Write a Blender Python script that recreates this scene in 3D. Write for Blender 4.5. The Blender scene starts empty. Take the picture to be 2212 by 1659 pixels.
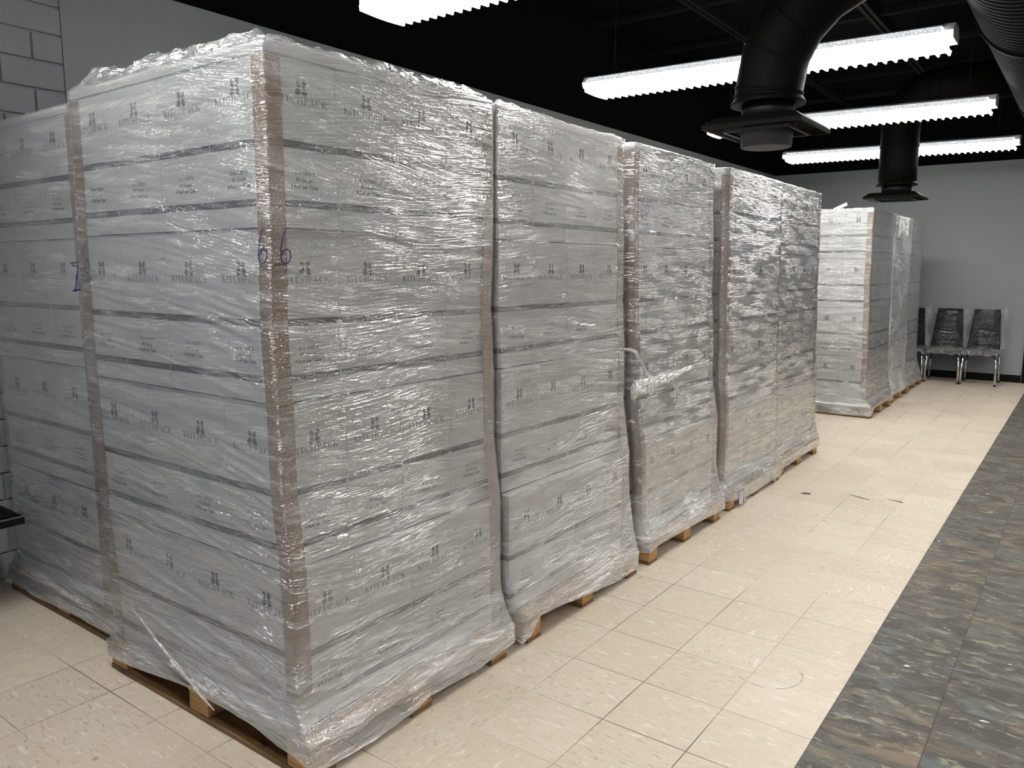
import bpy, bmesh, math, random
import numpy as np
from mathutils import Vector, Matrix

random.seed(7)
RNG = np.random.default_rng(11)
SC = bpy.context.scene
COL = SC.collection
PI = math.pi

# ------------------------------------------------------------------ camera
F_PX, YAW, PITCH, ROLL, CAM_H = 1695.19, 0.637037, 0.145256, -0.001787, 1.5221
def make_camera():
    cy, sy, cp, sp = math.cos(YAW), math.sin(YAW), math.cos(PITCH), math.sin(PITCH)
    fwd = Vector((-sy * cp, cy * cp, -sp)); right = Vector((cy, sy, 0)); down = fwd.cross(right)
    cr, sr = math.cos(ROLL), math.sin(ROLL)
    r = right * cr + down * sr
    d = -right * sr + down * cr
    m = Matrix((r, -d, -fwd)).transposed().to_4x4()
    m.translation = Vector((0, 0, CAM_H))
    cd = bpy.data.cameras.new('camera'); cd.sensor_width = 36.0; cd.sensor_fit = 'HORIZONTAL'
    cd.lens = F_PX / 2212 * 36.0; cd.clip_start = 0.02; cd.clip_end = 200
    o = bpy.data.objects.new('camera', cd); COL.objects.link(o); o.matrix_world = m
    SC.camera = o
make_camera()

# ------------------------------------------------------------------ light and exposure
LAMP_STRENGTH = 26.0          # fluorescent lens
DAYLIGHT = 0.33               # cool daylight from the shop front behind the camera
w = bpy.data.worlds.new('World'); SC.world = w; w.use_nodes = True
w.node_tree.nodes['Background'].inputs['Color'].default_value = (0.62, 0.76, 1.0, 1)
w.node_tree.nodes['Background'].inputs['Strength'].default_value = DAYLIGHT
SC.view_settings.view_transform = 'Standard'; SC.view_settings.look = 'None'
SC.view_settings.gamma = 1.0; SC.view_settings.use_curve_mapping = False
SC.view_settings.exposure = 0.6
SC.cycles.max_bounces = 10; SC.cycles.transparent_max_bounces = 24
SC.cycles.caustics_reflective = False; SC.cycles.caustics_refractive = False
SC.cycles.sample_clamp_indirect = 6.0

# ------------------------------------------------------------------ node helpers
def new_mat(name):
    m = bpy.data.materials.new(name); m.use_nodes = True
    nt = m.node_tree; nt.nodes.clear()
    out = nt.nodes.new('ShaderNodeOutputMaterial')
    return m, nt, out
def nd(nt, typ, **kw):
    n = nt.nodes.new(typ)
    for k, v in kw.items():
        if k.startswith('i_'):
            key = k[2:]
            key = int(key) if key.isdigit() else key.replace('_', ' ')
            n.inputs[key].default_value = v
        else:
            setattr(n, k, v)
    return n
def lk(nt, a, b): nt.links.new(a, b)
def math_n(nt, op, a, b=None, c=None, clamp=False):
    n = nt.nodes.new('ShaderNodeMath'); n.operation = op; n.use_clamp = clamp
    for i, v in enumerate((a, b, c)):
        if v is None: continue
        if isinstance(v, (int, float)): n.inputs[i].default_value = v
        else: lk(nt, v, n.inputs[i])
    return n.outputs[0]
def mix_c(nt, fac, a, b, blend='MIX'):
    n = nt.nodes.new('ShaderNodeMix'); n.data_type = 'RGBA'; n.blend_type = blend
    for i, v in ((0, fac), (6, a), (7, b)):
        if isinstance(v, (int, float)): n.inputs[i].default_value = v
        elif isinstance(v, tuple): n.inputs[i].default_value = (*v, 1) if len(v) == 3 else v
        else: lk(nt, v, n.inputs[i])
    return n.outputs[2]
def ramp(nt, fac, stops):
    n = nt.nodes.new('ShaderNodeMapRange'); n.interpolation_type = 'SMOOTHSTEP'
    n.inputs[1].default_value, n.inputs[2].default_value = stops[0], stops[1]
    n.inputs[3].default_value, n.inputs[4].default_value = stops[2], stops[3]
    lk(nt, fac, n.inputs[0]); return n.outputs[0]
def vec_math(nt, op, a, b):
    n = nt.nodes.new('ShaderNodeVectorMath'); n.operation = op
    for i, v in enumerate((a, b)):
        if isinstance(v, tuple): n.inputs[i].default_value = v
        else: lk(nt, v, n.inputs[i])
    return n.outputs[0]
def noise(nt, vec, scale, detail=2.0, rough=0.5, dist=0.0):
    n = nd(nt, 'ShaderNodeTexNoise', i_Scale=scale, i_Detail=detail, i_Roughness=rough, i_Distortion=dist)
    if vec is not None: lk(nt, vec, n.inputs['Vector'])
    return n.outputs[0]
def simple(name, col, rough=0.5, metal=0.0, spec=0.5, noise_amp=0.0, nscale=30.0, bump=0.0, bscale=60.0):
    m, nt, out = new_mat(name)
    b = nd(nt, 'ShaderNodeBsdfPrincipled'); lk(nt, b.outputs[0], out.inputs[0])
    b.inputs['Base Color'].default_value = (*col, 1); b.inputs['Roughness'].default_value = rough
    b.inputs['Metallic'].default_value = metal; b.inputs['Specular IOR Level'].default_value = spec
    tc = nd(nt, 'ShaderNodeTexCoord')
    if noise_amp:
        f = noise(nt, tc.outputs['Object'], nscale, 4)
        lk(nt, mix_c(nt, f, tuple(c * (1 - noise_amp) for c in col), tuple(min(1, c * (1 + noise_amp)) for c in col)), b.inputs['Base Color'])
    if bump:
        f = noise(nt, tc.outputs['Object'], bscale, 3)
        bn = nd(nt, 'ShaderNodeBump', i_Strength=bump, i_Distance=0.004); lk(nt, f, bn.inputs['Height'])
        lk(nt, bn.outputs[0], b.inputs['Normal'])
    return m

M = {}
M['carton'] = simple('carton_white', (0.81, 0.805, 0.79), 0.55, noise_amp=0.03, nscale=6)
M['ink'] = simple('carton_ink', (0.028, 0.032, 0.042), 0.45)
M['ink_light'] = simple('band_lettering', (0.5, 0.52, 0.55), 0.5)
M['pen'] = simple('pen_blue', (0.012, 0.02, 0.16), 0.35)
M['black_metal'] = simple('black_painted_metal', (0.006, 0.0062, 0.0068), 0.5, spec=0.2, bump=0.05)
M['black_duct'] = simple('black_duct_paint', (0.0032, 0.0031, 0.003), 0.6, spec=0.07, bump=0.05, bscale=25)
M['grey_plastic'] = simple('grey_damper', (0.045, 0.045, 0.045), 0.5)
M['ceiling'] = simple('ceiling_black', (0.0025, 0.0026, 0.0032), 0.9, spec=0.03, noise_amp=0.3, nscale=2)
M['beam'] = simple('beam_black', (0.011, 0.011, 0.012), 0.7, spec=0.06)
M['wall_black'] = simple('wall_black', (0.004, 0.004, 0.005), 0.85, spec=0.03)
M['wall'] = simple('wall_grey_paint', (0.285, 0.303, 0.308), 0.5, noise_amp=0.05, nscale=1.5, bump=0.12, bscale=160)
M['block'] = simple('block_paint', (0.30, 0.315, 0.32), 0.6, noise_amp=0.06, nscale=12, bump=0.35, bscale=90)
M['base'] = simple('baseboard_black', (0.004, 0.004, 0.0045), 0.5, spec=0.12)
M['chrome'] = simple('chrome', (0.75, 0.74, 0.72), 0.12, metal=1.0)
M['leather'] = simple('black_upholstery', (0.004, 0.003, 0.004), 0.6, spec=0.1, bump=0.2, bscale=120)
M['rubber'] = simple('rubber', (0.01, 0.01, 0.01), 0.6)
M['lamp_white'] = simple('lamp_housing', (0.75, 0.74, 0.72), 0.4)
M['paper'] = simple('paper_scrap', (0.8, 0.8, 0.76), 0.7)
M['chip'] = simple('dark_chip', (0.10, 0.055, 0.045), 0.6)
M['cloth'] = simple('black_cloth', (0.004, 0.004, 0.0045), 0.8, spec=0.1, bump=0.4, bscale=70)
M['table_edge'] = simple('table_edge', (0.10, 0.11, 0.115), 0.45)

def wood(name, c1, c2, scale=(2, 30, 30)):
    m, nt, out = new_mat(name)
    b = nd(nt, 'ShaderNodeBsdfPrincipled', i_Roughness=0.7); lk(nt, b.outputs[0], out.inputs[0])
    tc = nd(nt, 'ShaderNodeTexCoord'); oi = nd(nt, 'ShaderNodeObjectInfo')
    v = vec_math(nt, 'MULTIPLY', tc.outputs['Object'], scale)
    f = noise(nt, v, 1.6, 5, 0.6, 0.8)
    col = mix_c(nt, ramp(nt, f, (0.3, 0.7, 0, 1)), c1, c2)
    k = noise(nt, vec_math(nt, 'MULTIPLY', tc.outputs['Object'], (5, 9, 9)), 1.3, 1)
    col = mix_c(nt, ramp(nt, k, (0.68, 0.74, 0, 0.75)), col, tuple(c * 0.3 for c in c1))
    lk(nt, col, b.inputs['Base Color'])
    bn = nd(nt, 'ShaderNodeBump', i_Strength=0.4, i_Distance=0.003); lk(nt, f, bn.inputs['Height']); lk(nt, bn.outputs[0], b.inputs['Normal'])
    return m
M['wood'] = wood('pallet_wood', (0.38, 0.20, 0.075), (0.56, 0.34, 0.14))
M['wood_dark'] = wood('pallet_wood_aged', (0.16, 0.085, 0.03), (0.26, 0.15, 0.06))

def kraft():
    m, nt, out = new_mat('kraft_board')
    b = nd(nt, 'ShaderNodeBsdfPrincipled', i_Roughness=0.7); lk(nt, b.outputs[0], out.inputs[0])
    tc = nd(nt, 'ShaderNodeTexCoord')
    f = noise(nt, vec_math(nt, 'MULTIPLY', tc.outputs['Object'], (40, 40, 6)), 3, 4)
    lk(nt, mix_c(nt, f, (0.27, 0.15, 0.085), (0.40, 0.235, 0.14)), b.inputs['Base Color'])
    return m
M['kraft'] = kraft()

# stretch film: clear sheet, a little haze, glossy streaks along the direction it was pulled
def film_mat(name, haze=0.15, gloss=2.6, dense=0.20, skew=(-0.10, 0.16), vfreq=150.0, hfreq=3.6, bump=1.0, rough=0.045, top=0.6, foot=0.34, wave=1.0):
    m, nt, out = new_mat(name)
    uv = nd(nt, 'ShaderNodeUVMap', uv_map='sheet')
    sep = nd(nt, 'ShaderNodeSeparateXYZ'); lk(nt, uv.outputs[0], sep.inputs[0])
    oi = nd(nt, 'ShaderNodeObjectInfo')
    seed = math_n(nt, 'MULTIPLY', oi.outputs['Random'], 37.0)
    s, v = sep.outputs[0], sep.outputs[1]
    wob = noise(nt, uv.outputs[0], 1.6, 2)
    def streak(sk, hf, vf, off):
        a = math_n(nt, 'ADD', v, math_n(nt, 'MULTIPLY', s, sk))
        a = math_n(nt, 'ADD', a, math_n(nt, 'MULTIPLY', wob, 0.06 * wave))
        c = nd(nt, 'ShaderNodeCombineXYZ')
        lk(nt, math_n(nt, 'MULTIPLY', s, hf), c.inputs[0]); lk(nt, math_n(nt, 'MULTIPLY', a, vf), c.inputs[1])
        lk(nt, math_n(nt, 'ADD', seed, off), c.inputs[2])
        return noise(nt, c.outputs[0], 1.0, 2, 0.5, 0.3 * wave)
    def crest(n, p):
        r = math_n(nt, 'SUBTRACT', 1.0, math_n(nt, 'ABSOLUTE', math_n(nt, 'MULTIPLY', math_n(nt, 'SUBTRACT', n, 0.5), 4.0)), clamp=True)
        return math_n(nt, 'POWER', r, p)
    n1 = streak(skew[0], hfreq, vfreq, 0.0)
    n2 = streak(skew[1], hfreq * 1.5, vfreq * 0.75, 5.0)
    nb = streak(0.02, hfreq * 0.45, vfreq * 0.16, 9.0)
    mask = ramp(nt, noise(nt, vec_math(nt, 'ADD', uv.outputs[0], (3.1, 1.7, 0)), 2.3, 2), (0.38, 0.62, 0, 1))
    mixh = nd(nt, 'ShaderNodeMix', data_type='FLOAT')
    lk(nt, mask, mixh.inputs[0]); lk(nt, n1, mixh.inputs[2]); lk(nt, n2, mixh.inputs[3])
    crk = noise(nt, uv.outputs[0], 120.0, 2)
    cr = crest(mixh.outputs[0], 2.0)
    big = math_n(nt, 'MULTIPLY', crest(streak(-0.06, hfreq * 0.8, vfreq * 0.36, 21.0), 2.0), ramp(nt, streak(0.0, 1.2, 5.0, 33.0), (0.42, 0.62, 0.0, 1.4)))
    gate = ramp(nt, streak(0.05, hfreq * 0.8, 26.0, 14.0), (0.40, 0.60, 0.15, 1.0))
    cr = math_n(nt, 'MULTIPLY', cr, gate)
    h = math_n(nt, 'ADD', math_n(nt, 'ADD', math_n(nt, 'MULTIPLY', cr, 0.75), math_n(nt, 'MULTIPLY', big, 0.1 + 0.9 * wave)), math_n(nt, 'MULTIPLY', nb, 0.85 * wave))
    h = math_n(nt, 'ADD', h, math_n(nt, 'MULTIPLY', crk, 0.30))
    bn = nd(nt, 'ShaderNodeBump', i_Strength=1.0, i_Distance=0.0085 * bump); lk(nt, h, bn.inputs['Height'])
    fr = nd(nt, 'ShaderNodeFresnel', i_IOR=1.5)
    frs = math_n(nt, 'ADD', math_n(nt, 'MULTIPLY', fr.outputs[0], 1.25 * gloss), 0.02, clamp=True)
    frs = math_n(nt, 'MINIMUM', frs, top)
    # haze: thin everywhere, denser on bunched ridges, whose white crests also paint in glints
    low = ramp(nt, v, (0.05, 0.5, foot, 0.0))
    ridge = math_n(nt, 'MULTIPLY', ramp(nt, cr, (0.45, 1.0, 0.0, 1.0)), math_n(nt, 'ADD', low, dense))
    ridge = math_n(nt, 'ADD', ridge, math_n(nt, 'MULTIPLY', low, ramp(nt, nb, (0.3, 0.7, 0.2, 1.0))))
    pat = ramp(nt, noise(nt, vec_math(nt, 'ADD', uv.outputs[0], (7, 2, 0)), 3.0, 3), (0.35, 0.7, 0.6, 1.5))
    hz = math_n(nt, 'ADD', math_n(nt, 'MULTIPLY', pat, haze), ridge, clamp=True)
    tr = nd(nt, 'ShaderNodeBsdfTransparent'); tr.inputs[0].default_value = (0.955, 0.965, 0.965, 1)
    df = nd(nt, 'ShaderNodeBsdfDiffuse'); df.inputs[0].default_value = (0.82, 0.84, 0.85, 1)
    m1 = nd(nt, 'ShaderNodeMixShader'); lk(nt, hz, m1.inputs[0]); lk(nt, tr.outputs[0], m1.inputs[1]); lk(nt, df.outputs[0], m1.inputs[2])
    gl = nd(nt, 'ShaderNodeBsdfGlossy', i_Roughness=rough); gl.inputs[0].default_value = (1, 1, 1, 1); lk(nt, bn.outputs[0], gl.inputs['Normal'])
    m2 = nd(nt, 'ShaderNodeMixShader'); lk(nt, frs, m2.inputs[0]); lk(nt, m1.outputs[0], m2.inputs[1]); lk(nt, gl.outputs[0], m2.inputs[2])
    lk(nt, m2.outputs[0], out.inputs[0])
    return m
M['film'] = film_mat('stretch_film')
M['film_tight'] = film_mat('stretch_film_tight', haze=0.20, dense=0.16, skew=(-0.03, 0.05), hfreq=5.5, vfreq=110, wave=0.12, foot=0.3, bump=0.62, gloss=2.3)
M['film_mild'] = film_mat('stretch_film_mild', haze=0.34, skew=(-0.02, 0.03), hfreq=4, vfreq=120, wave=0.3, gloss=1.6)
M['film_fog'] = film_mat('stretch_film_foggy', haze=0.60, dense=0.2, gloss=1.4, skew=(-0.02, 0.03))
M['film_cord'] = film_mat('stretch_film_bunched', haze=0.5, dense=0.3, vfreq=220, hfreq=60, foot=0.0)
M['cover'] = film_mat('plastic_cover', haze=0.004, dense=0.01, gloss=0.8, vfreq=24, hfreq=8, skew=(-0.7, 0.9), bump=2.6, rough=0.04, top=0.10, foot=0.0)
M['cover_loose'] = film_mat('loose_plastic', haze=0.10, dense=0.25, gloss=2.0, vfreq=40, hfreq=14, skew=(-0.7, 0.9), bump=2.0, rough=0.05, foot=0.0)

def emit(name, col, strength, pattern=None):
    m, nt, out = new_mat(name)
    e = nd(nt, 'ShaderNodeEmission', i_Strength=strength); e.inputs[0].default_value = (*col, 1)
    if pattern:
        tc = nd(nt, 'ShaderNodeTexCoord')
        vo = nd(nt, 'ShaderNodeTexVoronoi', i_Scale=pattern); lk(nt, tc.outputs['Object'], vo.inputs['Vector'])
        lk(nt, ramp(nt, vo.outputs['Distance'], (0.2, 0.5, strength, strength * 0.35)), e.inputs[1])
    lk(nt, e.outputs[0], out.inputs[0]); return m
M['lens'] = emit('fluorescent_lens', (1.0, 0.975, 0.93), LAMP_STRENGTH)
M['blade'] = emit('louver_blade_lit', (1.0, 0.98, 0.95), 1.4)
M['strip'] = emit('louver_strip_lit', (1.0, 0.98, 0.95), 12.0)
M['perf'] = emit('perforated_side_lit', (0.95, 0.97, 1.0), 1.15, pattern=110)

# ------------------------------------------------------------------ object helpers
def link(o, parent=None):
    COL.objects.link(o)
    if parent is not None: o.parent = parent
    return o
def tag(o, label=None, cat=None, group=None, kind=None):
    if label: o['label'] = label
    if cat: o['category'] = cat
    if group: o['group'] = group
    if kind: o['kind'] = kind
    return o
def empty(name, loc, rz=0.0):
    o = bpy.data.objects.new(name, None); o.empty_display_size = 0.1
    o.location = loc; o.rotation_euler = (0, 0, rz); return link(o)
def obj(name, bm, mats, parent=None, smooth=False, loc=None):
    me = bpy.data.meshes.new(name); bm.normal_update(); bm.to_mesh(me); bm.free()
    for m in (mats if isinstance(mats, (list, tuple)) else [mats]): me.materials.append(M[m])
    if smooth:
        me.polygons.foreach_set('use_smooth', [True] * len(me.polygons))
    o = bpy.data.objects.new(name, me)
    if loc: o.location = loc
    return link(o, parent)
def box(bm, x0, x1, y0, y1, z0, z1, mi=0, bev=0.0):
    r = bmesh.ops.create_cube(bm, size=1.0)
    vs = r['verts']
    for v in vs:
        v.co = Vector((x0 + (v.co.x + .5) * (x1 - x0), y0 + (v.co.y + .5) * (y1 - y0), z0 + (v.co.z + .5) * (z1 - z0)))
    fs = list({f for v in vs for f in v.link_faces})
    for f in fs: f.material_index = mi
    if bev:
        es = list({e for v in vs for e in v.link_edges})
        r = bmesh.ops.bevel(bm, geom=es, offset=bev, segments=2, affect='EDGES', profile=0.5)
        for f in r['faces']: f.material_index = mi
def tube(bm, pts, rad, seg=12, mi=0, cap=True, rads=None):
    pts = [Vector(p) for p in pts]; n = len(pts); rings = []
    up = Vector((0, 0, 1)); prev = None
    for i, p in enumerate(pts):
        t = (pts[min(i + 1, n - 1)] - pts[max(i - 1, 0)]).normalized()
        if prev is None:
            a = t.cross(up) if abs(t.dot(up)) < 0.95 else t.cross(Vector((1, 0, 0)))
        else:
            a = prev - t * prev.dot(t)
        a.normalize(); b = t.cross(a); prev = a
        r = rads[i] if rads else rad
        rings.append([bm.verts.new(p + (a * math.cos(k * 2 * PI / seg) + b * math.sin(k * 2 * PI / seg)) * r) for k in range(seg)])
    for i in range(n - 1):
        for k in range(seg):
            f = bm.faces.new((rings[i][k], rings[i][(k + 1) % seg], rings[i + 1][(k + 1) % seg], rings[i + 1][k])); f.material_index = mi; f.smooth = True
    if cap:
        f = bm.faces.new(rings[0][::-1]); f.material_index = mi
        f = bm.faces.new(rings[-1]); f.material_index = mi
def poly(bm, pts, mi=0):
    f = bm.faces.new([bm.verts.new(p) for p in pts]); f.material_index = mi; return f
def struct(name, bm, mats, smooth=False, label=None):
    o = obj(name, bm, mats, None, smooth); o['kind'] = 'structure'
    if label: o['label'] = label
    return o

# ------------------------------------------------------------------ the room
T = 0.3048
XB, Y0 = -0.92606, 2.49151         # a tile corner
XE = XB + T                        # where the cream tiles meet the slate tiles
XW, YW, ZL = -4.2124, 12.6366, 2.9773
ZC = 3.9
XR = 7.6

SCUFF = (-0.885, 2.845, 0.125, 0.02)    # an old curved scuff: centre x, y, radius, cut
def nd_xy(nt, v, i):
    n = nt.nodes.new('ShaderNodeSeparateXYZ'); lk(nt, v, n.inputs[0]); return n.outputs[i]
def floor_cream():
    m, nt, out = new_mat('floor_cream_tile')
    b = nd(nt, 'ShaderNodeBsdfPrincipled'); lk(nt, b.outputs[0], out.inputs[0])
    geo = nd(nt, 'ShaderNodeNewGeometry')
    p = vec_math(nt, 'MULTIPLY', vec_math(nt, 'SUBTRACT', geo.outputs['Position'], (XB, Y0, 0)), (1 / T, 1 / T, 1))
    sep = nd(nt, 'ShaderNodeSeparateXYZ'); lk(nt, p, sep.inputs[0])
    fx, fy = math_n(nt, 'FLOOR', sep.outputs[0]), math_n(nt, 'FLOOR', sep.outputs[1])
    cell = nd(nt, 'ShaderNodeCombineXYZ'); lk(nt, fx, cell.inputs[0]); lk(nt, fy, cell.inputs[1])
    wn = nd(nt, 'ShaderNodeTexWhiteNoise'); lk(nt, cell.outputs[0], wn.inputs['Vector'])
    wsep = nd(nt, 'ShaderNodeSeparateColor'); lk(nt, wn.outputs['Color'], wsep.inputs[0])
    ux, uy = math_n(nt, 'FRACT', sep.outputs[0]), math_n(nt, 'FRACT', sep.outputs[1])
    ex = math_n(nt, 'MINIMUM', ux, math_n(nt, 'SUBTRACT', 1.0, ux)); ey = math_n(nt, 'MINIMUM', uy, math_n(nt, 'SUBTRACT', 1.0, uy))
    # seams: width varies along each joint so that some read dark and others vanish
    jn = noise(nt, vec_math(nt, 'MULTIPLY', geo.outputs['Position'], (1.1, 1.1, 1)), 1.0, 2)
    jw = ramp(nt, jn, (0.36, 0.66, 0.0022, 0.0072))
    jd = ramp(nt, jn, (0.42, 0.68, 0.28, 0.95))
    d = math_n(nt, 'MINIMUM', ex, ey)
    seam = math_n(nt, 'MULTIPLY', math_n(nt, 'LESS_THAN', d, jw), jd)
    # streaks: short dashes whose direction turns from tile to tile
    turn = math_n(nt, 'GREATER_THAN', wsep.outputs[0], 0.72)
    pos = geo.outputs['Position']
    va = vec_math(nt, 'MULTIPLY', pos, (26, 95, 1)); vb = vec_math(nt, 'MULTIPLY', pos, (95, 26, 1))
    v = nd(nt, 'ShaderNodeMix', data_type='VECTOR'); lk(nt, turn, v.inputs[0]); lk(nt, va, v.inputs[4]); lk(nt, vb, v.inputs[5])
    d1 = noise(nt, v.outputs[1], 1.0, 2, 0.5, 0.4)
    d2 = noise(nt, vec_math(nt, 'ADD', vec_math(nt, 'MULTIPLY', v.outputs[1], (0.55, 0.55, 1)), (9, 4, 0)), 1.0, 2, 0.5, 0.6)
    amt = ramp(nt, wsep.outputs[1], (0.0, 1.0, 0.35, 1.0))
    dash_d = math_n(nt, 'MULTIPLY', ramp(nt, d1, (0.585, 0.67, 0, 0.62)), amt)
    dash_l = ramp(nt, d2, (0.60, 0.70, 0, 0.6))
    base = mix_c(nt, wsep.outputs[2], (0.585, 0.51, 0.398), (0.66, 0.59, 0.478))
    base = mix_c(nt, ramp(nt, noise(nt, vec_math(nt, 'MULTIPLY', pos, (22, 40, 1)), 1.0, 3), (0.4, 0.65, 0, 0.45)), base, (0.69, 0.585, 0.495))
    cloud = noise(nt, vec_math(nt, 'MULTIPLY', pos, (9, 16, 1)), 1.0, 4)
    base = mix_c(nt, ramp(nt, cloud, (0.35, 0.7, 0, 0.4)), base, (0.60, 0.50, 0.375))
    base = mix_c(nt, dash_l, base, (0.78, 0.73, 0.64))
    base = mix_c(nt, dash_d, base, (0.36, 0.30, 0.245))
    dirt = noise(nt, vec_math(nt, 'ADD', pos, (11.3, 2.2, 0)), 0.9, 5, 0.65)
    base = mix_c(nt, ramp(nt, dirt, (0.5, 0.8, 0, 0.35)), base, (0.47, 0.39, 0.29))
    # scattered spots and scuffs of old dirt
    vo = nd(nt, 'ShaderNodeTexVoronoi', i_Scale=4.2, i_Randomness=1.0)
    lk(nt, vec_math(nt, 'ADD', pos, vec_math(nt, 'MULTIPLY', nd(nt, 'ShaderNodeTexNoise', i_Scale=40.0).outputs[1], (0.02, 0.02, 0))), vo.inputs['Vector'])
    vsep = nd(nt, 'ShaderNodeSeparateColor'); lk(nt, vo.outputs['Color'], vsep.inputs[0])
    spot = math_n(nt, 'MULTIPLY', math_n(nt, 'LESS_THAN', vo.outputs['Distance'], 0.045), math_n(nt, 'GREATER_THAN', vsep.outputs[0], 0.6))
    base = mix_c(nt, math_n(nt, 'MULTIPLY', spot, 0.6), base, (0.24, 0.19, 0.155))
    sx, sy = math_n(nt, 'SUBTRACT', nd_xy(nt, pos, 0), SCUFF[0]), math_n(nt, 'SUBTRACT', nd_xy(nt, pos, 1), SCUFF[1])
    rad = math_n(nt, 'SQRT', math_n(nt, 'ADD', math_n(nt, 'MULTIPLY', sx, sx), math_n(nt, 'MULTIPLY', sy, sy)))
    on = math_n(nt, 'LESS_THAN', math_n(nt, 'ABSOLUTE', math_n(nt, 'SUBTRACT', rad, SCUFF[2])), 0.0024)
    on = math_n(nt, 'MULTIPLY', on, math_n(nt, 'GREATER_THAN', math_n(nt, 'SUBTRACT', sx, math_n(nt, 'MULTIPLY', sy, 0.9)), SCUFF[3]))
    on = math_n(nt, 'MULTIPLY', on, ramp(nt, noise(nt, pos, 38.0, 2), (0.38, 0.58, 0.15, 0.85)))
    base = mix_c(nt, on, base, (0.22, 0.16, 0.14))
    base = mix_c(nt, seam, base, (0.13, 0.10, 0.085))
    lk(nt, base, b.inputs['Base Color'])
    rg = noise(nt, pos, 3.0, 3)
    lk(nt, ramp(nt, rg, (0.3, 0.7, 0.36, 0.55)), b.inputs['Roughness']); b.inputs['Specular IOR Level'].default_value = 0.35
    bn = nd(nt, 'ShaderNodeBump', i_Strength=0.5, i_Distance=0.0012)
    lk(nt, math_n(nt, 'SUBTRACT', math_n(nt, 'MULTIPLY', noise(nt, pos, 6.0, 2), 0.6), math_n(nt, 'LESS_THAN', d, 0.006)), bn.inputs['Height'])
    lk(nt, bn.outputs[0], b.inputs['Normal'])
    return m
M['floor_cream'] = floor_cream()
def floor_slate():
    m, nt, out = new_mat('floor_slate_tile')
    b = nd(nt, 'ShaderNodeBsdfPrincipled'); lk(nt, b.outputs[0], out.inputs[0])
    geo = nd(nt, 'ShaderNodeNewGeometry'); pos = geo.outputs['Position']
    p = vec_math(nt, 'MULTIPLY', vec_math(nt, 'SUBTRACT', pos, (XE, Y0, 0)), (1 / T, 1 / T, 1))
    sep = nd(nt, 'ShaderNodeSeparateXYZ'); lk(nt, p, sep.inputs[0])
    fx = math_n(nt, 'FLOOR', sep.outputs[0])
    yy = math_n(nt, 'ADD', sep.outputs[1], math_n(nt, 'MULTIPLY', fx, 0.42))
    fy = math_n(nt, 'FLOOR', yy)
    cell = nd(nt, 'ShaderNodeCombineXYZ'); lk(nt, fx, cell.inputs[0]); lk(nt, fy, cell.inputs[1])
    wn = nd(nt, 'ShaderNodeTexWhiteNoise'); lk(nt, cell.outputs[0], wn.inputs['Vector'])
    ws = nd(nt, 'ShaderNodeSeparateColor'); lk(nt, wn.outputs['Color'], ws.inputs[0])
    ux, uy = math_n(nt, 'FRACT', sep.outputs[0]), math_n(nt, 'FRACT', yy)
    ex = math_n(nt, 'MINIMUM', ux, math_n(nt, 'SUBTRACT', 1.0, ux)); ey = math_n(nt, 'MINIMUM', uy, math_n(nt, 'SUBTRACT', 1.0, uy))
    seam = math_n(nt, 'LESS_THAN', math_n(nt, 'MINIMUM', ex, ey), 0.006)
    off = vec_math(nt, 'MULTIPLY', wn.outputs['Color'], (13.0, 17.0, 5.0))
    q = vec_math(nt, 'ADD', vec_math(nt, 'MULTIPLY', pos, (5.0, 11.0, 1)), off)
    n1 = noise(nt, q, 1.0, 6, 0.62, 0.9)
    n2 = noise(nt, vec_math(nt, 'ADD', q, (31, 7, 3)), 0.55, 4, 0.6, 0.8)
    n3 = noise(nt, vec_math(nt, 'ADD', vec_math(nt, 'MULTIPLY', q, (2.2, 2.2, 1)), (5, 27, 3)), 1.2, 5, 0.65, 0.5)
    col = mix_c(nt, ramp(nt, ws.outputs[0], (0.3, 0.7, 0, 1)), (0.118, 0.118, 0.100), (0.135, 0.112, 0.090))
    col = mix_c(nt, ramp(nt, n1, (0.36, 0.62, 0, 0.9)), col, (0.066, 0.061, 0.053))
    col = mix_c(nt, ramp(nt, n2, (0.56, 0.68, 0, 0.75)), col, (0.24, 0.175, 0.115))
    col = mix_c(nt, ramp(nt, n2, (0.42, 0.34, 0, 0.75)), col, (0.135, 0.155, 0.155))
    col = mix_c(nt, ramp(nt, n3, (0.545, 0.68, 0, 0.85)), col, (0.34, 0.305, 0.225))
    # pale veins
    vn = noise(nt, vec_math(nt, 'ADD', vec_math(nt, 'MULTIPLY', q, (0.7, 0.55, 1)), (3, 3, 8)), 0.8, 4, 0.55, 0.6)
    vein = math_n(nt, 'MULTIPLY', ramp(nt, math_n(nt, 'ABSOLUTE', math_n(nt, 'SUBTRACT', vn, 0.5)), (0.0, 0.008, 0.8, 0.0)), ramp(nt, n3, (0.48, 0.6, 0, 1)))
    col = mix_c(nt, vein, col, (0.33, 0.31, 0.25))
    fine = noise(nt, pos, 130, 2)
    col = mix_c(nt, ramp(nt, fine, (0.3, 0.7, 0.25, 0.0)), col, (0.045, 0.042, 0.038))
    col = mix_c(nt, math_n(nt, 'MULTIPLY', seam, 0.75), col, (0.03, 0.028, 0.025))
    lk(nt, col, b.inputs['Base Color'])
    lk(nt, ramp(nt, n1, (0.3, 0.7, 0.45, 0.62)), b.inputs['Roughness']); b.inputs['Specular IOR Level'].default_value = 0.3
    bn = nd(nt, 'ShaderNodeBump', i_Strength=0.45, i_Distance=0.002); lk(nt, n1, bn.inputs['Height']); lk(nt, bn.outputs[0], b.inputs['Normal'])
    return m
M['floor_slate'] = floor_slate()

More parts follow.
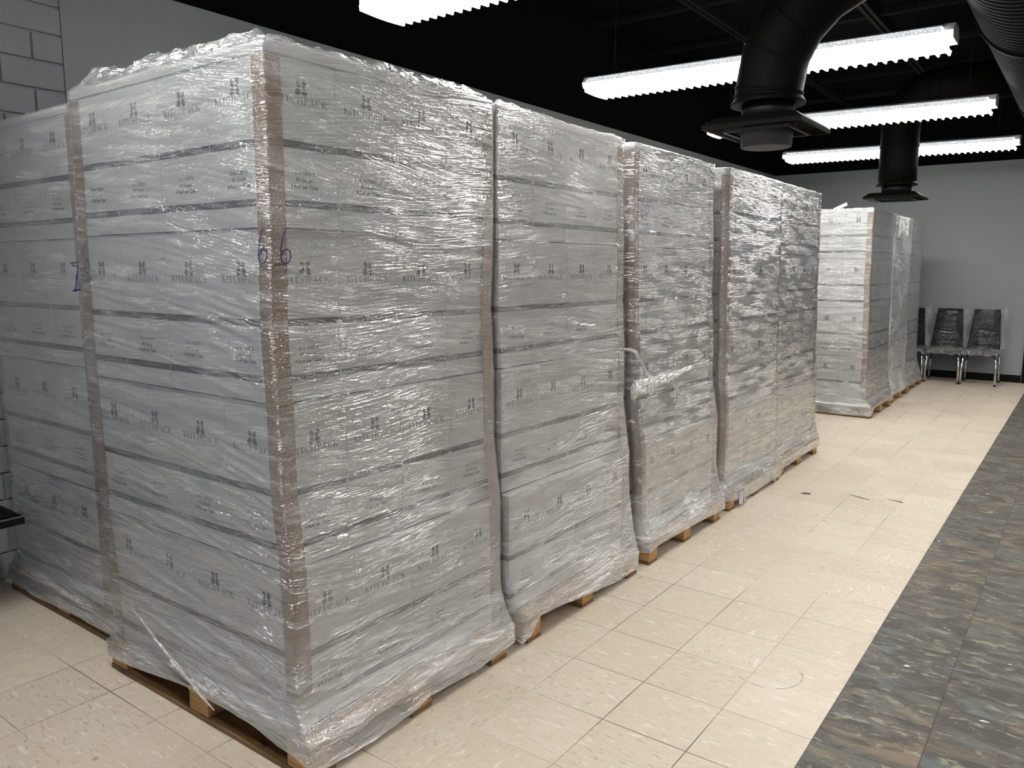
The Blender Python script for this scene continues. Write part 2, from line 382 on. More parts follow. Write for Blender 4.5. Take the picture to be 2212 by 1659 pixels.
bm = bmesh.new(); box(bm, XW - 0.1, XE, -4.0, YW + 0.1, -0.1, 0.0)
struct('floor', bm, 'floor_cream', label='cream speckled vinyl tile floor')
bm = bmesh.new(); box(bm, XE, XR, -4.0, YW + 0.1, -0.1, 0.0015)
struct('floor.001', bm, 'floor_slate', label='dark slate-look tile floor strip')
# left wall: grey paint up to ZL, black above
bm = bmesh.new()
box(bm, XW - 0.1, XW, 1.955, YW + 0.1, 0.0, ZL, 0); box(bm, XW - 0.1, XW, 1.955, YW + 0.1, ZL, ZC + 0.1, 1)
struct('wall_left', bm, ['wall', 'wall_black'])
# painted block stretch of the same wall
bm = bmesh.new()
bh, bl, mo = 0.1325, 0.292, 0.009
box(bm, XW - 0.1, XW - 0.012, -1.0, 1.954, 0.0, 2.9, 0)
for r in range(22):
    y = 1.952 - (0.0 if r % 2 == 0 else 0.145)
    if r % 2: box(bm, XW - 0.04, XW, y + mo, 1.952, r * bh + mo * .5, (r + 1) * bh - mo * .5, 0, 0.004)
    while y > -0.9:
        box(bm, XW - 0.04, XW, y - bl + mo, y, r * bh + mo * .5, (r + 1) * bh - mo * .5, 0, 0.004); y -= bl
box(bm, XW - 0.1, XW, -1.0, 1.954, 22 * bh, ZC + 0.1, 1)
struct('wall_left.001', bm, ['block', 'wall_black'], label='grey painted block part of the wall')
bm = bmesh.new()
box(bm, XW, XR, YW, YW + 0.1, 0.0, ZL, 0); box(bm, XW, XR, YW, YW + 0.1, ZL, ZC + 0.1, 1)
struct('wall_back', bm, ['wall', 'wall_black'])
bm = bmesh.new()
box(bm, XR, XR + 0.1, -4.0, YW + 0.1, 0.0, ZL, 0); box(bm, XR, XR + 0.1, -4.0, YW + 0.1, ZL, ZC + 0.1, 1)
struct('wall_right', bm, ['wall', 'wall_black'])
bm = bmesh.new(); box(bm, XW - 0.1, XR + 0.1, -4.0, YW + 0.1, ZC, ZC + 0.1)
struct('ceiling', bm, 'ceiling')
bm = bmesh.new(); box(bm, XW, -0.73, YW - 0.008, YW, 0.0, 0.102, 0, 0.002)
struct('baseboard_back', bm, 'base')
bm = bmesh.new(); box(bm, XW, XW + 0.008, 1.96, YW - 0.01, 0.0, 0.102, 0, 0.002)
struct('baseboard_left', bm, 'base')
# dark door frame at the end of the back wall
bm = bmesh.new(); box(bm, -0.722, -0.67, YW - 0.03, YW, 0.0, 2.08, 0, 0.003)
box(bm, 0.24, 0.29, YW - 0.03, YW, 0.0, 2.08, 0, 0.003); box(bm, -0.722, 0.29, YW - 0.03, YW, 2.08, 2.13, 0, 0.003)
d = struct('door_1', bm, 'base')
bm = bmesh.new(); box(bm, -0.668, 0.238, YW - 0.012, YW - 0.002, 0.004, 2.078, 0, 0.002)
o = obj('door_leaf', bm, 'black_metal', d)
bm = bmesh.new(); tube(bm, [(-0.6, YW - 0.012, 1.0), (-0.6, YW - 0.06, 1.0)], 0.012); tube(bm, [(-0.6, YW - 0.06, 1.0), (-0.49, YW - 0.06, 1.0)], 0.009)
obj('door_handle', bm, 'chrome', o)
# ceiling grid: main runners along the room, cross runners between them
n = 1
for X in (-3.1, -1.89, -0.67, 0.55, 1.77, 2.99):
    bm = bmesh.new(); box(bm, X - 0.045, X - 0.012, 0.0, YW, ZC - 0.07, ZC); box(bm, X + 0.012, X + 0.045, 0.0, YW, ZC - 0.07, ZC); box(bm, X - 0.012, X + 0.012, 0, YW, ZC - 0.03, ZC)
    struct('trim_%d' % n, bm, 'beam'); n += 1
bm = bmesh.new()
yy = 0.9
while yy < YW:
    box(bm, XW, XR, yy - 0.035, yy - 0.012, ZC - 0.045, ZC); box(bm, XW, XR, yy + 0.012, yy + 0.035, ZC - 0.045, ZC); yy += 0.61 * 2
struct('trim_%d' % n, bm, 'beam')

# ------------------------------------------------------------------ lamps
def make_lamp():
    root = empty('pendant_light', (0, 0, 0))
    L = 2.42; HW = 0.165
    # lit lens: shallow tray between side strips
    bm = bmesh.new()
    prof = [(-HW + .012, 0.004), (-0.05, -0.004), (0.0, -0.005), (0.05, -0.004), (HW - .012, 0.004)]
    for (y0, z0), (y1, z1) in zip(prof, prof[1:]):
        poly(bm, [(-L / 2, y0, z0), (-L / 2, y1, z1), (L / 2, y1, z1), (L / 2, y0, z0)], 0)
    lens = obj('lens', bm, 'lens', root)
    # louver: cross blades with rounded feet every 6 cm and two long strips
    bm = bmesh.new()
    k = int(L / 0.0605)
    for i in range(k + 1):
        x = -L / 2 + 0.006 + i * 0.0605
        pr = []
        for j in range(13):
            y = -HW + j * 2 * HW / 12
            pr.append((y, -0.026 + 0.010 * math.cos(j / 12 * 2 * PI) * 0 - 0.006 * math.sin(j / 12 * PI)))
        for a, b_ in zip(pr, pr[1:]):
            t = 0.010
            poly(bm, [(x - t, a[0], 0.0), (x - 0.004, a[0], a[1]), (x - 0.004, b_[0], b_[1]), (x - t, b_[0], 0.0)])
            poly(bm, [(x + t, a[0], 0.0), (x + t, b_[0], 0.0), (x + 0.004, b_[0], b_[1]), (x + 0.004, a[0], a[1])])
            poly(bm, [(x - 0.004, a[0], a[1]), (x + 0.004, a[0], a[1]), (x + 0.004, b_[0], b_[1]), (x - 0.004, b_[0], b_[1])])
        for y in (-HW, HW):
            poly(bm, [(x - 0.012, y, 0.004), (x - 0.006, y, -0.026), (x + 0.006, y, -0.026), (x + 0.012, y, 0.004)])
    obj('louver', bm, 'blade', root)
    bm = bmesh.new()
    for sgn in (-1, 1):
        y = sgn * HW
        box(bm, -L / 2, L / 2, min(y, y - sgn * .006), max(y, y - sgn * .006), -0.006, 0.042)
    for y in (-0.06, 0.06):
        box(bm, -L / 2, L / 2, y - .002, y + .002, -0.016, -0.002)
    obj('lens_rail', bm, 'strip', root)
    # perforated sides
    for sgn in (-1, 1):
        bm = bmesh.new()
        pr = [(sgn * HW, 0.042), (sgn * (HW - 0.012), 0.062), (sgn * (HW - 0.04), 0.085)]
        for (y0, z0), (y1, z1) in zip(pr, pr[1:]):
            poly(bm, [(-L / 2, y0, z0), (L / 2, y0, z0), (L / 2, y1, z1), (-L / 2, y1, z1)])
        obj('side_reflector', bm, 'perf', root)
    bm = bmesh.new()
    hw = HW - 0.045
    box(bm, -L / 2, L / 2, -hw, hw, 0.080, 0.0845)
    prof = [(-0.055, 0.085), (-0.045, 0.112), (0.045, 0.112), (0.055, 0.085)]
    a = [bm.verts.new((-L / 2 - .06, y, z)) for y, z in prof]; b_ = [bm.verts.new((L / 2 + .06, y, z)) for y, z in prof]
    for i in range(4): bm.faces.new((a[i], a[(i + 1) % 4], b_[(i + 1) % 4], b_[i]))
    bm.faces.new(a[::-1]); bm.faces.new(b_)
    obj('housing', bm, 'lamp_white', root)
    for sx in (-1, 1):
        bm = bmesh.new(); x = sx * (L / 2 + 0.03)
        prof = [(-0.10, 0.02), (-0.115, 0.06), (-0.08, 0.105), (0.08, 0.105), (0.115, 0.06), (0.10, 0.02)]
        a = [bm.verts.new((x - .028, y, z)) for y, z in prof]; b_ = [bm.verts.new((x + .028, y, z)) for y, z in prof]
        for i in range(6): bm.faces.new((a[i], a[(i + 1) % 6], b_[(i + 1) % 6], b_[i]))
        bm.faces.new(a[::-1]); bm.faces.new(b_)
        obj('end_cap', bm, 'lamp_white', root)
    bm = bmesh.new(); box(bm, -0.022, 0.022, -HW + .002, HW - .002, -0.008, 0.05); obj('joint_collar', bm, 'perf', root)
    for sx in (-1, 1):
        bm = bmesh.new(); tube(bm, [(sx * 1.05, 0, 0.112), (sx * 1.05, 0, ZC - 2.88)], 0.003, 6); obj('hanging_cable', bm, 'black_metal', root)
    return root
def copy_tree(o, parent=None):
    c = o.copy(); COL.objects.link(c)
    if parent is not None: c.parent = parent
    for ch in list(o.children): copy_tree(ch, c)
    return c
lamp0 = make_lamp()
lamps = [(-2.075, 3.235, 2.89, 'lit strip light above the biggest front pallet, cut by the picture top'),
         (-2.075, 5.535, 2.873, 'large lit strip light passing behind the big black elbow duct'),
         (-2.075, 7.895, 2.873, 'lit strip light passing behind the square diffuser of the big duct'),
         (-2.075, 10.36, 2.873, 'smallest lit strip light, farthest one, crossing behind the smaller black duct'),
                 (-2.075, 0.88, 2.89, 'strip light above the camera, over the block wall end'),
         (1.65, 3.235, 2.88, 'strip light beyond the ribbed trunk duct, first of its row'),
         (1.65, 5.535, 2.88, 'strip light beyond the ribbed trunk duct, second of its row'),
         (1.65, 7.895, 2.88, 'strip light beyond the ribbed trunk duct, third of its row'),
         (1.65, 10.36, 2.88, 'strip light beyond the ribbed trunk duct, fourth of its row'),
         (1.65, 0.85, 2.88, 'strip light beyond the ribbed trunk duct, out behind the camera'),
         (5.1, 3.235, 2.88, 'unseen fill light added over the far side of the room, first one'),  # row added out of view to brighten the aisle faces of the loads
         (5.1, 5.535, 2.88, 'unseen fill light added over the far side of the room, second one'),
         (5.1, 7.895, 2.88, 'unseen fill light added over the far side of the room, third one'),
         (5.1, 0.88, 2.88, 'unseen fill light added over the far side of the room, near the shop front')]
for i, (x, y, z, lab) in enumerate(lamps):
    o = lamp0 if i == 0 else copy_tree(lamp0)
    o.location = (x, y, z); o.rotation_euler = (0, 0.0135, 0)
    tag(o, lab, 'ceiling light', 'strip lights hanging from the black ceiling')

# ------------------------------------------------------------------ ducts
def duct(x, y, zplate, zbend, zc, rad, rc, half, name_label, x_end):
    root = empty('air_duct', (x, y, zplate)); tag(root, name_label, 'duct', 'black round ducts with square diffusers')
    bm = bmesh.new()
    pts = [(0, 0, zp) for zp in np.linspace(0.135, zbend - zplate - 0.0, 4)]
    n = 5
    for i in range(1, n + 1):
        a = i / n * PI / 2
        pts.append((rc * (1 - math.cos(a)), 0, zbend - zplate + rc * math.sin(a)))
    pts.append((x_end - x, 0, zbend - zplate + rc))
    tube(bm, pts, rad, 40)
    obj('elbow', bm, 'black_duct', root, False)
    # seam beads at each gore
    for p, q in zip(pts[2:-1], pts[3:]):
        p, q = Vector(p), Vector(q); t = (q - p).normalized()
        bm = bmesh.new(); tube(bm, [p - t * .006, p + t * .006], rad + 0.0045, 40); obj('seam_bead', bm, 'black_duct', root)
    bm = bmesh.new(); tube(bm, [(0, 0, 0.125), (0, 0, 0.135), (0, 0, 0.16)], rad, 40, rads=[rad + .018, rad + .018, rad + .002]); obj('flange', bm, 'black_duct', root)
    bm = bmesh.new(); tube(bm, [(0, 0, 0.05), (0, 0, 0.126)], rad * 0.78, 36); obj('neck', bm, 'black_metal', root)
    # square stepped diffuser plate: rim, sloping shoulder, flat top
    bm = bmesh.new()
    def ring(h, z): return [bm.verts.new((sx * h, sy * h, z)) for sx, sy in ((-1, -1), (1, -1), (1, 1), (-1, 1))]
    rs = [ring(half * 0.34, 0.052), ring(half * 0.80, 0.045), ring(half, 0.004), ring(half, -0.018), ring(half - .012, -0.018), ring(half * 0.8, 0.02), ring(half * 0.7, -0.006), ring(half * 0.5, 0.022)]
    for a, b_ in zip(rs, rs[1:]):
        for i in range(4): bm.faces.new((a[i], a[(i + 1) % 4], b_[(i + 1) % 4], b_[i]))
    bm.faces.new(rs[-1]); bm.faces.new(rs[0])
    obj('diffuser_plate', bm, 'black_duct', root)
    bm = bmesh.new()
    h2 = half * 0.66
    for sgn in (-1, 1):
        box(bm, -h2, h2, sgn * h2 - .006, sgn * h2 + .006, -0.03, -0.012); box(bm, sgn * h2 - .006, sgn * h2 + .006, -h2, h2, -0.03, -0.012)
    obj('inner_frame', bm, 'grey_plastic', root)
    return root
d1 = duct(-1.565, 4.51, 2.303, 2.50, 3.12, 0.182, 0.60, 0.272, 'large black duct bending down to a square diffuser, with a grey disc hanging below', -0.75)
bm = bmesh.new()
tube(bm, [(0, 0, -0.105), (0, 0, -0.10), (0, 0, -0.02), (0, 0, 0.02)], 0.14, 36, rads=[0.125, 0.137, 0.142, 0.142])
o = obj('damper_disc', bm, 'grey_plastic', d1); o['label'] = 'grey plastic disc under the diffuser'
d2 = duct(-1.825, 9.40, 2.288, 3.02, 3.42, 0.188, 0.38, 0.272, 'smaller farther black duct dropping to a square diffuser before the grey wall', -0.75)

# ribbed trunk duct along the room
bm = bmesh.new()
ry = np.arange(2.4, 12.5, 0.0125); pts = []; rads = []
for y in ry:
    k = (y / 0.075) % 1.0
    pts.append((-0.42, y, 3.25)); rads.append(0.38 - (0.010 if k < 0.2 else 0.0))
tube(bm, pts, 0.38, 48, rads=rads)
tr = empty('ribbed_duct', (0, 0, 0)); tag(tr, 'big ribbed black trunk duct running along the ceiling corner of the picture', 'duct')
obj('ribbed_tube', bm, 'black_duct', tr)
for y in (3.2, 6.2, 9.2, 11.9):
    bm = bmesh.new(); tube(bm, [(-0.42, y - .035, 3.25), (-0.42, y + .035, 3.25)], 0.392, 48); obj('coupling_band', bm, 'black_duct', tr)

# ------------------------------------------------------------------ lettering
def glyphs():
    G = {}
    st, th, se = 0.15, 0.055, 0.055
    def rect(x0, x1, y0, y1): return [(x0, y0), (x1, y0), (x1, y1), (x0, y1)]
    def stem(x, w=st):
        return [rect(x, x + w, 0, 1), rect(x - .085, x + w + .085, 0, se), rect(x - .085, x + w + .085, 1 - se, 1)]
    def arc(cx, cy, rx, ry, a0, a1, wthick, wthin, n=18):
        out = []
        for i in range(n):
            q = []
            for a in (a0 + (a1 - a0) * i / n, a0 + (a1 - a0) * (i + 1) / n):
                t = math.radians(a); w = wthin + (wthick - wthin) * abs(math.cos(t)) ** 1.5
                q.append(((cx + rx * math.cos(t), cy + ry * math.sin(t)), (cx + (rx - w) * math.cos(t), cy + (ry - wthin - 0.02) * math.sin(t))))
            out.append([q[0][0], q[1][0], q[1][1], q[0][1]])
        return out
    G['K'] = (0.92, stem(.09) + [[(.24, .40), (.24, .48), (.66, .97), (.74, .97)], [(.36, .58), (.48, .66), (.90, .04), (.74, .04)], rect(.56, .86, 1 - se, 1), rect(.66, .98, 0, se)])
    G['I'] = (0.34, stem(.095))
    G['T'] = (0.86, stem(.355) + [rect(.0, .86, 1 - .065, 1), [(.0, .76), (.05, .76), (.09, .95), (.0, .95)], [(.86, .76), (.81, .76), (.77, .95), (.86, .95)]])
    G['C'] = (0.86, arc(.45, .5, .45, .53, 48, 312, .16, .05) + [[(.72, .66), (.77, .66), (.77, .98), (.72, .90)], [(.70, .12), (.78, .20), (.80, .26), (.74, .16)]])
    G['H'] = (1.0, stem(.09) + stem(.76) + [rect(.2, .8, .48, .48 + th)])
    G['P'] = (0.76, stem(.09) + arc(.34, .74, .40, .26, -90, 90, .15, .05, 12) + [rect(.2, .36, 1 - .05, 1), rect(.2, .36, .48, .53)])
    G['A'] = (0.98, [[(.10, .03), (.17, .03), (.50, .94), (.46, 1.02)], [(.46, 1.02), (.54, 1.02), (.92, .03), (.74, .03)], rect(.26, .68, .32, .32 + th), rect(.0, .28, 0, se), rect(.64, 1.0, 0, se)])
    return G
GL = glyphs()
def wordmark(text, width):
    sp = 0.20; polys = []; x = 0
    for ch in text:
        wd, ps = GL[ch]
        polys += [[(px + x, py) for px, py in p] for p in ps]; x += wd + sp
    tot = x - sp; k = width / tot
    return [[((px - tot / 2) * k, py * k) for px, py in p] for p in polys], k
def petal(cx, cy, rx, ry, ang, slices):
    out = []
    ca, sa = math.cos(ang), math.sin(ang)
    cuts = np.linspace(-1, 1, slices + 1)
    for a, b_ in zip(cuts, cuts[1:]):
        g = 0.035
        t0, t1 = a + g, b_ - g
        ts = np.linspace(t0, t1, 6)
        L = [(-rx * math.sqrt(max(0, 1 - t * t)) ** 0.8, ry * t) for t in ts]; R = [(rx * math.sqrt(max(0, 1 - t * t)) ** 0.8, ry * t) for t in ts[::-1]]
        out.append([(cx + x * ca - y * sa, cy + x * sa + y * ca) for x, y in L + R])
    return out
def logo(s):
    ps = []
    for sx in (-1, 1):
        ps += petal(sx * 0.0105, 0.0115, 0.0082, 0.0108, -sx * 0.45, 4)
        ps += petal(sx * 0.0125, -0.0115, 0.0100, 0.0115, sx * 0.5, 4)
    return [[(x * s, y * s) for x, y in p] for p in ps]
def text_polys(body, cap, bold=0.0):
    cu = bpy.data.curves.new('lettering', 'FONT'); cu.body = body; cu.align_x = 'CENTER'; cu.size = cap / 0.70; cu.offset = bold * cap; cu.resolution_u = 2
    ob = bpy.data.objects.new('lettering', cu); COL.objects.link(ob)
    dg = bpy.context.evaluated_depsgraph_get()
    me = bpy.data.meshes.new_from_object(ob.evaluated_get(dg))
    ps = [[(me.vertices[i].co.x, me.vertices[i].co.y) for i in p.vertices] for p in me.polygons]
    bpy.data.objects.remove(ob); bpy.data.curves.remove(cu); bpy.data.meshes.remove(me)
    return ps

# ------------------------------------------------------------------ cartons
CX, CY, CH, Z0 = 0.2725, 0.2475, 0.5025, 0.121
def carton_mesh():
    bm = bmesh.new()
    hx, hy, h = (CX - .0022) / 2, (CY - .0022) / 2, CH - .0015
    box(bm, -hx, hx, -hy, hy, 0, h, 0)
    word, k = wordmark('KITCHPACK', 0.197)
    lines = [('18 in 1000 ft', 0.0118, 0.0, 0.337), ('80 Gauge', 0.0118, 0.0, 0.355), ('4 Roll per Case', 0.0118, 0.03, 0.3745)]
    tx = [(text_polys(t, c, b_), h - zt) for t, c, b_, zt in lines]
    b1 = text_polys('Stretch Film - Clear', 0.0075); b2 = text_polys('www.kitchpack.com', 0.0075)
    tm = text_polys('TM', 0.004)
    lg = logo(1.0)
    for face in range(4):
        wid = CX if face % 2 == 0 else CY
        half = hy if face % 2 == 0 else hx
        hw = (hx if face % 2 == 0 else hy) - 0.0008
        sc = 1.0 if face % 2 == 0 else 0.92
        def place(ps, u0, z0, mi, off, scale):
            for p in ps:
                pts = []
                for u, v in p:
                    U = u * scale + u0; V = v * scale + z0
                    if face == 0: q = (U, -half - off, V)
                    elif face == 1: q = (half + off, U, V)
                    elif face == 2: q = (-U, half + off, V)
                    else: q = (-half - off, -U, V)
                    pts.append(q)
                f = poly(bm, pts, mi)
        place([[(-hw, -.0105), (hw, -.0105), (hw, .0105), (-hw, .0105)]], 0, h - 0.2605, 1, 0.0004, 1)
        place([[(-hw, -.0105), (hw, -.0105), (hw, .0105), (-hw, .0105)]], 0, h - 0.4235, 1, 0.0004, 1)
        place([[(-hw, 0), (hw, 0), (hw, .0055), (-hw, .0055)]], 0, 0.0035, 1, 0.0004, 1)
        place(b1, 0.03, h - 0.2605 - .003, 2, 0.0007, sc); place(b2, 0.03, h - 0.4235 - .003, 2, 0.0007, sc)
        place(word, 0, h - 0.1475, 1, 0.0004, sc); place(lg, 0, h - 0.103, 1, 0.0004, sc); place(tm, 0.102 * sc, h - 0.133, 1, 0.0004, sc)
        for ps, z in tx: place(ps, 0.0, z - .006, 1, 0.0004, sc)
    me = bpy.data.meshes.new('carton'); bm.normal_update(); bm.to_mesh(me); bm.free()
    for m in ('carton', 'ink', 'ink_light'): me.materials.append(M[m])
    return me
CARTON = carton_mesh()

# ------------------------------------------------------------------ pallets
def make_pallet(x0, x1, y0, y1, label, aged=False):
    """block pallet; boards of the deck and of the runners lie along x and y"""
    root = empty('wooden_pallet', ((x0 + x1) / 2, (y0 + y1) / 2, 0)); tag(root, label, 'pallet', None)
    W, D = (x1 - x0) / 2, (y1 - y0) / 2
    wd = 'wood'
    for yb in (-D + .05, 0, D - .05):
        bm = bmesh.new(); box(bm, -W, W, yb - .05, yb + .05, 0.001, 0.017, 0, .002); obj('bottom_board', bm, 'wood_dark', root)
        for xb in (-W + .055, 0, W - .055):
            bm = bmesh.new(); box(bm, xb - .055, xb + .055, yb - .046, yb + .046, 0.0175, 0.0875, 0, .002); obj('block', bm, wd, root)
    for xb in (-W + .055, 0, W - .055):
        bm = bmesh.new(); box(bm, xb - .055, xb + .055, -D, D, 0.088, 0.104, 0, .002); obj('stringer_board', bm, wd, root)
    bm = bmesh.new(); k = 7; bw = 2 * D / k
    for i in range(k): box(bm, -W, W, -D + i * bw + .006, -D + (i + 1) * bw - .006, 0.1045, 0.1195, 0, .002)
    obj('deck', bm, wd, root)
    return root

def value_noise(s, v, seed, fs, fv):
    """smooth value noise sampled on arrays"""
    r = np.random.default_rng(seed); g = r.random((64, 1024))
    a, b_ = s * fs, v * fv
    i, j = np.floor(a).astype(int), np.floor(b_).astype(int)
    fa, fb = a - i, b_ - j
    fa = fa * fa * (3 - 2 * fa); fb = fb * fb * (3 - 2 * fb)
    def G(ii, jj): return g[ii % 64, jj % 1024]
    return (G(i, j) * (1 - fa) + G(i + 1, j) * fa) * (1 - fb) + (G(i, j + 1) * (1 - fa) + G(i + 1, j + 1) * fa) * fb

def interp(t, pts): return np.interp(t, [p[0] for p in pts], [p[1] for p in pts])

def envelope(P):
    """outline of the load against height (0-1), always outside every row of cartons"""
    lx, ly = P['nx'] * CX, 4 * CY
    def env(v, f):
        out = [(0.0, v[0])]
        for i in range(4):
            out.append((0.125 + .25 * i, v[i]))
            if i < 3: out.append((0.25 + .25 * i, f(v[i], v[i + 1])))
        return sorted(out + [(1.0, v[3])])
    xr, yn = P['xr'], P['yn']
    return dict(xr=env([a + P.get('pad', 0) for a in xr], max), xl=env([a - lx for a in xr], min), yn=env(yn, min), yf=env([a + ly for a in yn], max))

def make_film(P, seed):
    """a sheet pulled round the load and the pallet: grid of columns round the load and rows up it"""
    x0, x1, y0, y1 = P['pal']
    lx, ly = P['nx'] * CX, 4 * CY
    e = 0.0065
    def load_at(z):
        # right edge and near edge of the load at height z
        t = np.clip((z - Z0) / (4 * CH), 0, 1)
        return interp(t, ENV['xr']), interp(t, ENV['yn']), interp(t, ENV['xl']), interp(t, ENV['yf'])
    ENV = envelope(P)
    ds = P['ds']
    sides = []
    for nm, ln, vis in (('front', lx, 'front' in P['vis']), ('right', ly, 'right' in P['vis']), ('rear', lx, False), ('side', ly, False)):
        step = ds if vis else 0.06
        n = max(6, int(ln / step)); sides.append((nm, np.linspace(0, 1, n, endpoint=False), ln))
    col_side = np.concatenate([np.full(len(t), i) for i, (_, t, _) in enumerate(sides)])
    col_t = np.concatenate([t for _, t, _ in sides])
    lens = [s[2] for s in sides]; cum = np.concatenate([[0], np.cumsum(lens)])
    col_s = cum[col_side] + col_t * np.array(lens)[col_side]
    low = np.zeros(len(col_t)); flare = np.zeros(len(col_t))
    for i, (nm, _, _) in enumerate(sides):
        mk = col_side == i
        low[mk] = interp(col_t[mk], P['low'].get(nm, [(0, .05), (1, .05)])); flare[mk] = interp(col_t[mk], P['flare'].get(nm, [(0, .15), (1, .15)]))
    ztop = Z0 + 4 * CH + 0.004
    nr = int((ztop - 0.03) / P['dv'])
    rows = []
    # sheet rows
    V = np.linspace(0, 1, nr)
    zz = low[None, :] + (ztop - low[None, :]) * V[:, None]
    S = np.broadcast_to(col_s[None, :], zz.shape)
    xr, yn, xl, yf = load_at(zz)
    # each side bows out a little past the sharp corner: expand by e
    def rect_pt(side, t, X0, X1, Y0_, Y1_):
        x = np.where(side == 0, X0 + (X1 - X0) * t, np.where(side == 1, X1, np.where(side == 2, X1 - (X1 - X0) * t, X0)))
        y = np.where(side == 0, Y0_, np.where(side == 1, Y0_ + (Y1_ - Y0_) * t, np.where(side == 2, Y1_, Y1_ - (Y1_ - Y0_) * t)))
        return x, y
    sd = np.broadcast_to(col_side[None, :], zz.shape); tt = np.broadcast_to(col_t[None, :], zz.shape)
    lx_, ly_ = rect_pt(sd, tt, xl - e, xr + e, yn - e, yf + e)
    bx1, by0 = max(x1 + .006, P['xr'][0] + P.get('pad', 0) + e), min(y0 - .006, P['yn'][0] - e - .001)
    px_, py_ = rect_pt(sd, tt, x0 - .006, bx1, by0, max(y1 + .006, P['yn'][0] + ly + e))
    f = np.clip((zz - 0.118) / np.maximum(flare[None, :], 1e-3), 0, 1)
    f = 1 - (1 - f) ** 2.2
    X = px_ + (lx_ - px_) * f; Y = py_ + (ly_ - py_) * f
    # wrinkles, mostly lengthwise, slanting with the wrapping
    sk = P.get('skew', 0.10)
    w1 = value_noise(S, zz + sk * S + 0.05 * np.sin(S * 2.1 + seed), seed, 3.4, min(62, 0.27 / P['dv']))
    w2 = value_noise(S, zz - sk * 1.4 * S, seed + 1, 5.5, 34)
    w3 = value_noise(S, zz + 0.3 * S, seed + 2, 1.1, 3.2)
    ridge = (1 - np.abs(2 * w1 - 1)) ** 2
    amp = P.get('amp', 1.0)
    away = np.minimum(1, np.minimum(tt, 1 - tt) * np.array(lens)[sd] / 0.05)
    bottom = np.clip(1.6 - f * 1.2, 0.4, 1.6)
    dsp = amp * (0.0030 * min(1, 0.0055 / P['dv']) * ridge + 0.0026 * w2 * bottom + 0.004 * w3 * away)
    nxn = np.where(sd == 1, 1.0, np.where(sd == 3, -1.0, 0.0)); nyn = np.where(sd == 0, -1.0, np.where(sd == 2, 1.0, 0.0))
    X = X + nxn * dsp; Y = Y + nyn * dsp
    rows_x, rows_y, rows_z, rows_v = [X], [Y], [zz], [zz]
    # folded-over top: ruffled, lifting off the cartons here and there
    xr, yn, _, _ = load_at(np.array(ztop)); cx, cy = float(xr) - lx / 2, float(yn) + ly / 2
    ta = P.get('top_amp', 1.0)
    depth = [0.004, 0.010, 0.02, 0.032, 0.046, 0.062, 0.08, 0.10, 0.125, 0.16, 0.2, 0.26]
    tx, ty = X[-1], Y[-1]
    dirx, diry = -nxn[-1], -nyn[-1]
    for i, d in enumerate(depth):
        k = min(1.0, d / 0.05)
        c1 = value_noise(col_s, np.full_like(col_s, d), seed + 5, 9, 55); c2 = value_noise(col_s, np.full_like(col_s, d), seed + 6, 38, 90); c3 = value_noise(col_s, np.zeros_like(col_s), seed + 8, 2.3, 1)
        lift = ta * k * (0.055 * np.clip(c3 - 0.35, 0, 1) * (0.4 + c1) + 0.012 * c2) * math.exp(-d / 0.16)
        corner = np.minimum(1, np.minimum(col_t, 1 - col_t) * np.array(lens)[col_side] / 0.04)
        jit = (value_noise(col_s, np.full_like(col_s, d * 3), seed + 7, 30, 40) - .5) * 0.012 * ta
        # rows move inwards towards the middle of the top; corners follow both sides
        fx = (cx - tx) / (lx / 2); fy = (cy - ty) / (ly / 2)
        X2 = tx + np.sign(fx) * np.abs(fx) ** 6 * d + (jit * dirx); Y2 = ty + np.sign(fy) * np.abs(fy) ** 6 * d + (jit * diry)
        rows_x.append(X2[None]); rows_y.append(Y2[None]); rows_z.append((ztop + 0.006 * min(1, d / .02) + lift * (0.35 + 0.65 * corner))[None]); rows_v.append(np.full((1, len(col_s)), ztop + d))
    X, Y, Z, VV = (np.concatenate(a, 0) for a in (rows_x, rows_y, rows_z, rows_v))
    R, Cn = X.shape
    co = np.stack([X, Y, Z], -1).reshape(-1, 3).astype(np.float32)
    idx = np.arange(R * Cn).reshape(R, Cn)
    a = idx[:-1]; b_ = np.roll(idx[:-1], -1, 1); c = np.roll(idx[1:], -1, 1); d = idx[1:]
    quads = np.stack([a, b_, c, d], -1)
    uvs = np.stack([np.broadcast_to(col_s, X.shape), VV], -1)
    un = np.roll(uvs, -1, 1).copy(); un[:, -1, 0] = cum[-1]
    uvq = np.stack([uvs[:-1], un[:-1], un[1:], uvs[1:]], 2)
    keep = np.ones((R - 1, Cn), bool)
    if 'hole' in P:
        hs = P['hole']   # torn opening: side, t range, z range with ragged edge
        cz = (Z[:-1] + Z[1:]) / 2; ct = np.broadcast_to(col_t[None], cz.shape); cs = np.broadcast_to(col_side[None], cz.shape)
        rag = 0.10 * value_noise(np.broadcast_to(col_s[None], cz.shape), cz, 77, 14, 3) - 0.05
        keep &= ~((cs == hs[0]) & (ct > hs[1] + rag * .4) & (ct < hs[2] + rag * .4) & (cz > hs[3] + rag) & (cz < hs[4]))
    quads = quads[keep]; uvq = uvq[keep]
    nf = len(quads)
    me = bpy.data.meshes.new('stretch_film')
    me.vertices.add(len(co)); me.vertices.foreach_set('co', co.ravel())
    me.loops.add(nf * 4); me.loops.foreach_set('vertex_index', quads.ravel().astype(np.int32))
    me.polygons.add(nf); me.polygons.foreach_set('loop_start', np.arange(0, nf * 4, 4, dtype=np.int32))
    me.polygons.foreach_set('use_smooth', np.ones(nf, bool))
    uvl = me.uv_layers.new(name='sheet'); uvl.data.foreach_set('uv', uvq.reshape(-1).astype(np.float32))
    me.update(calc_edges=True); me.validate()
    me.materials.append(M[P.get('film', 'film')])
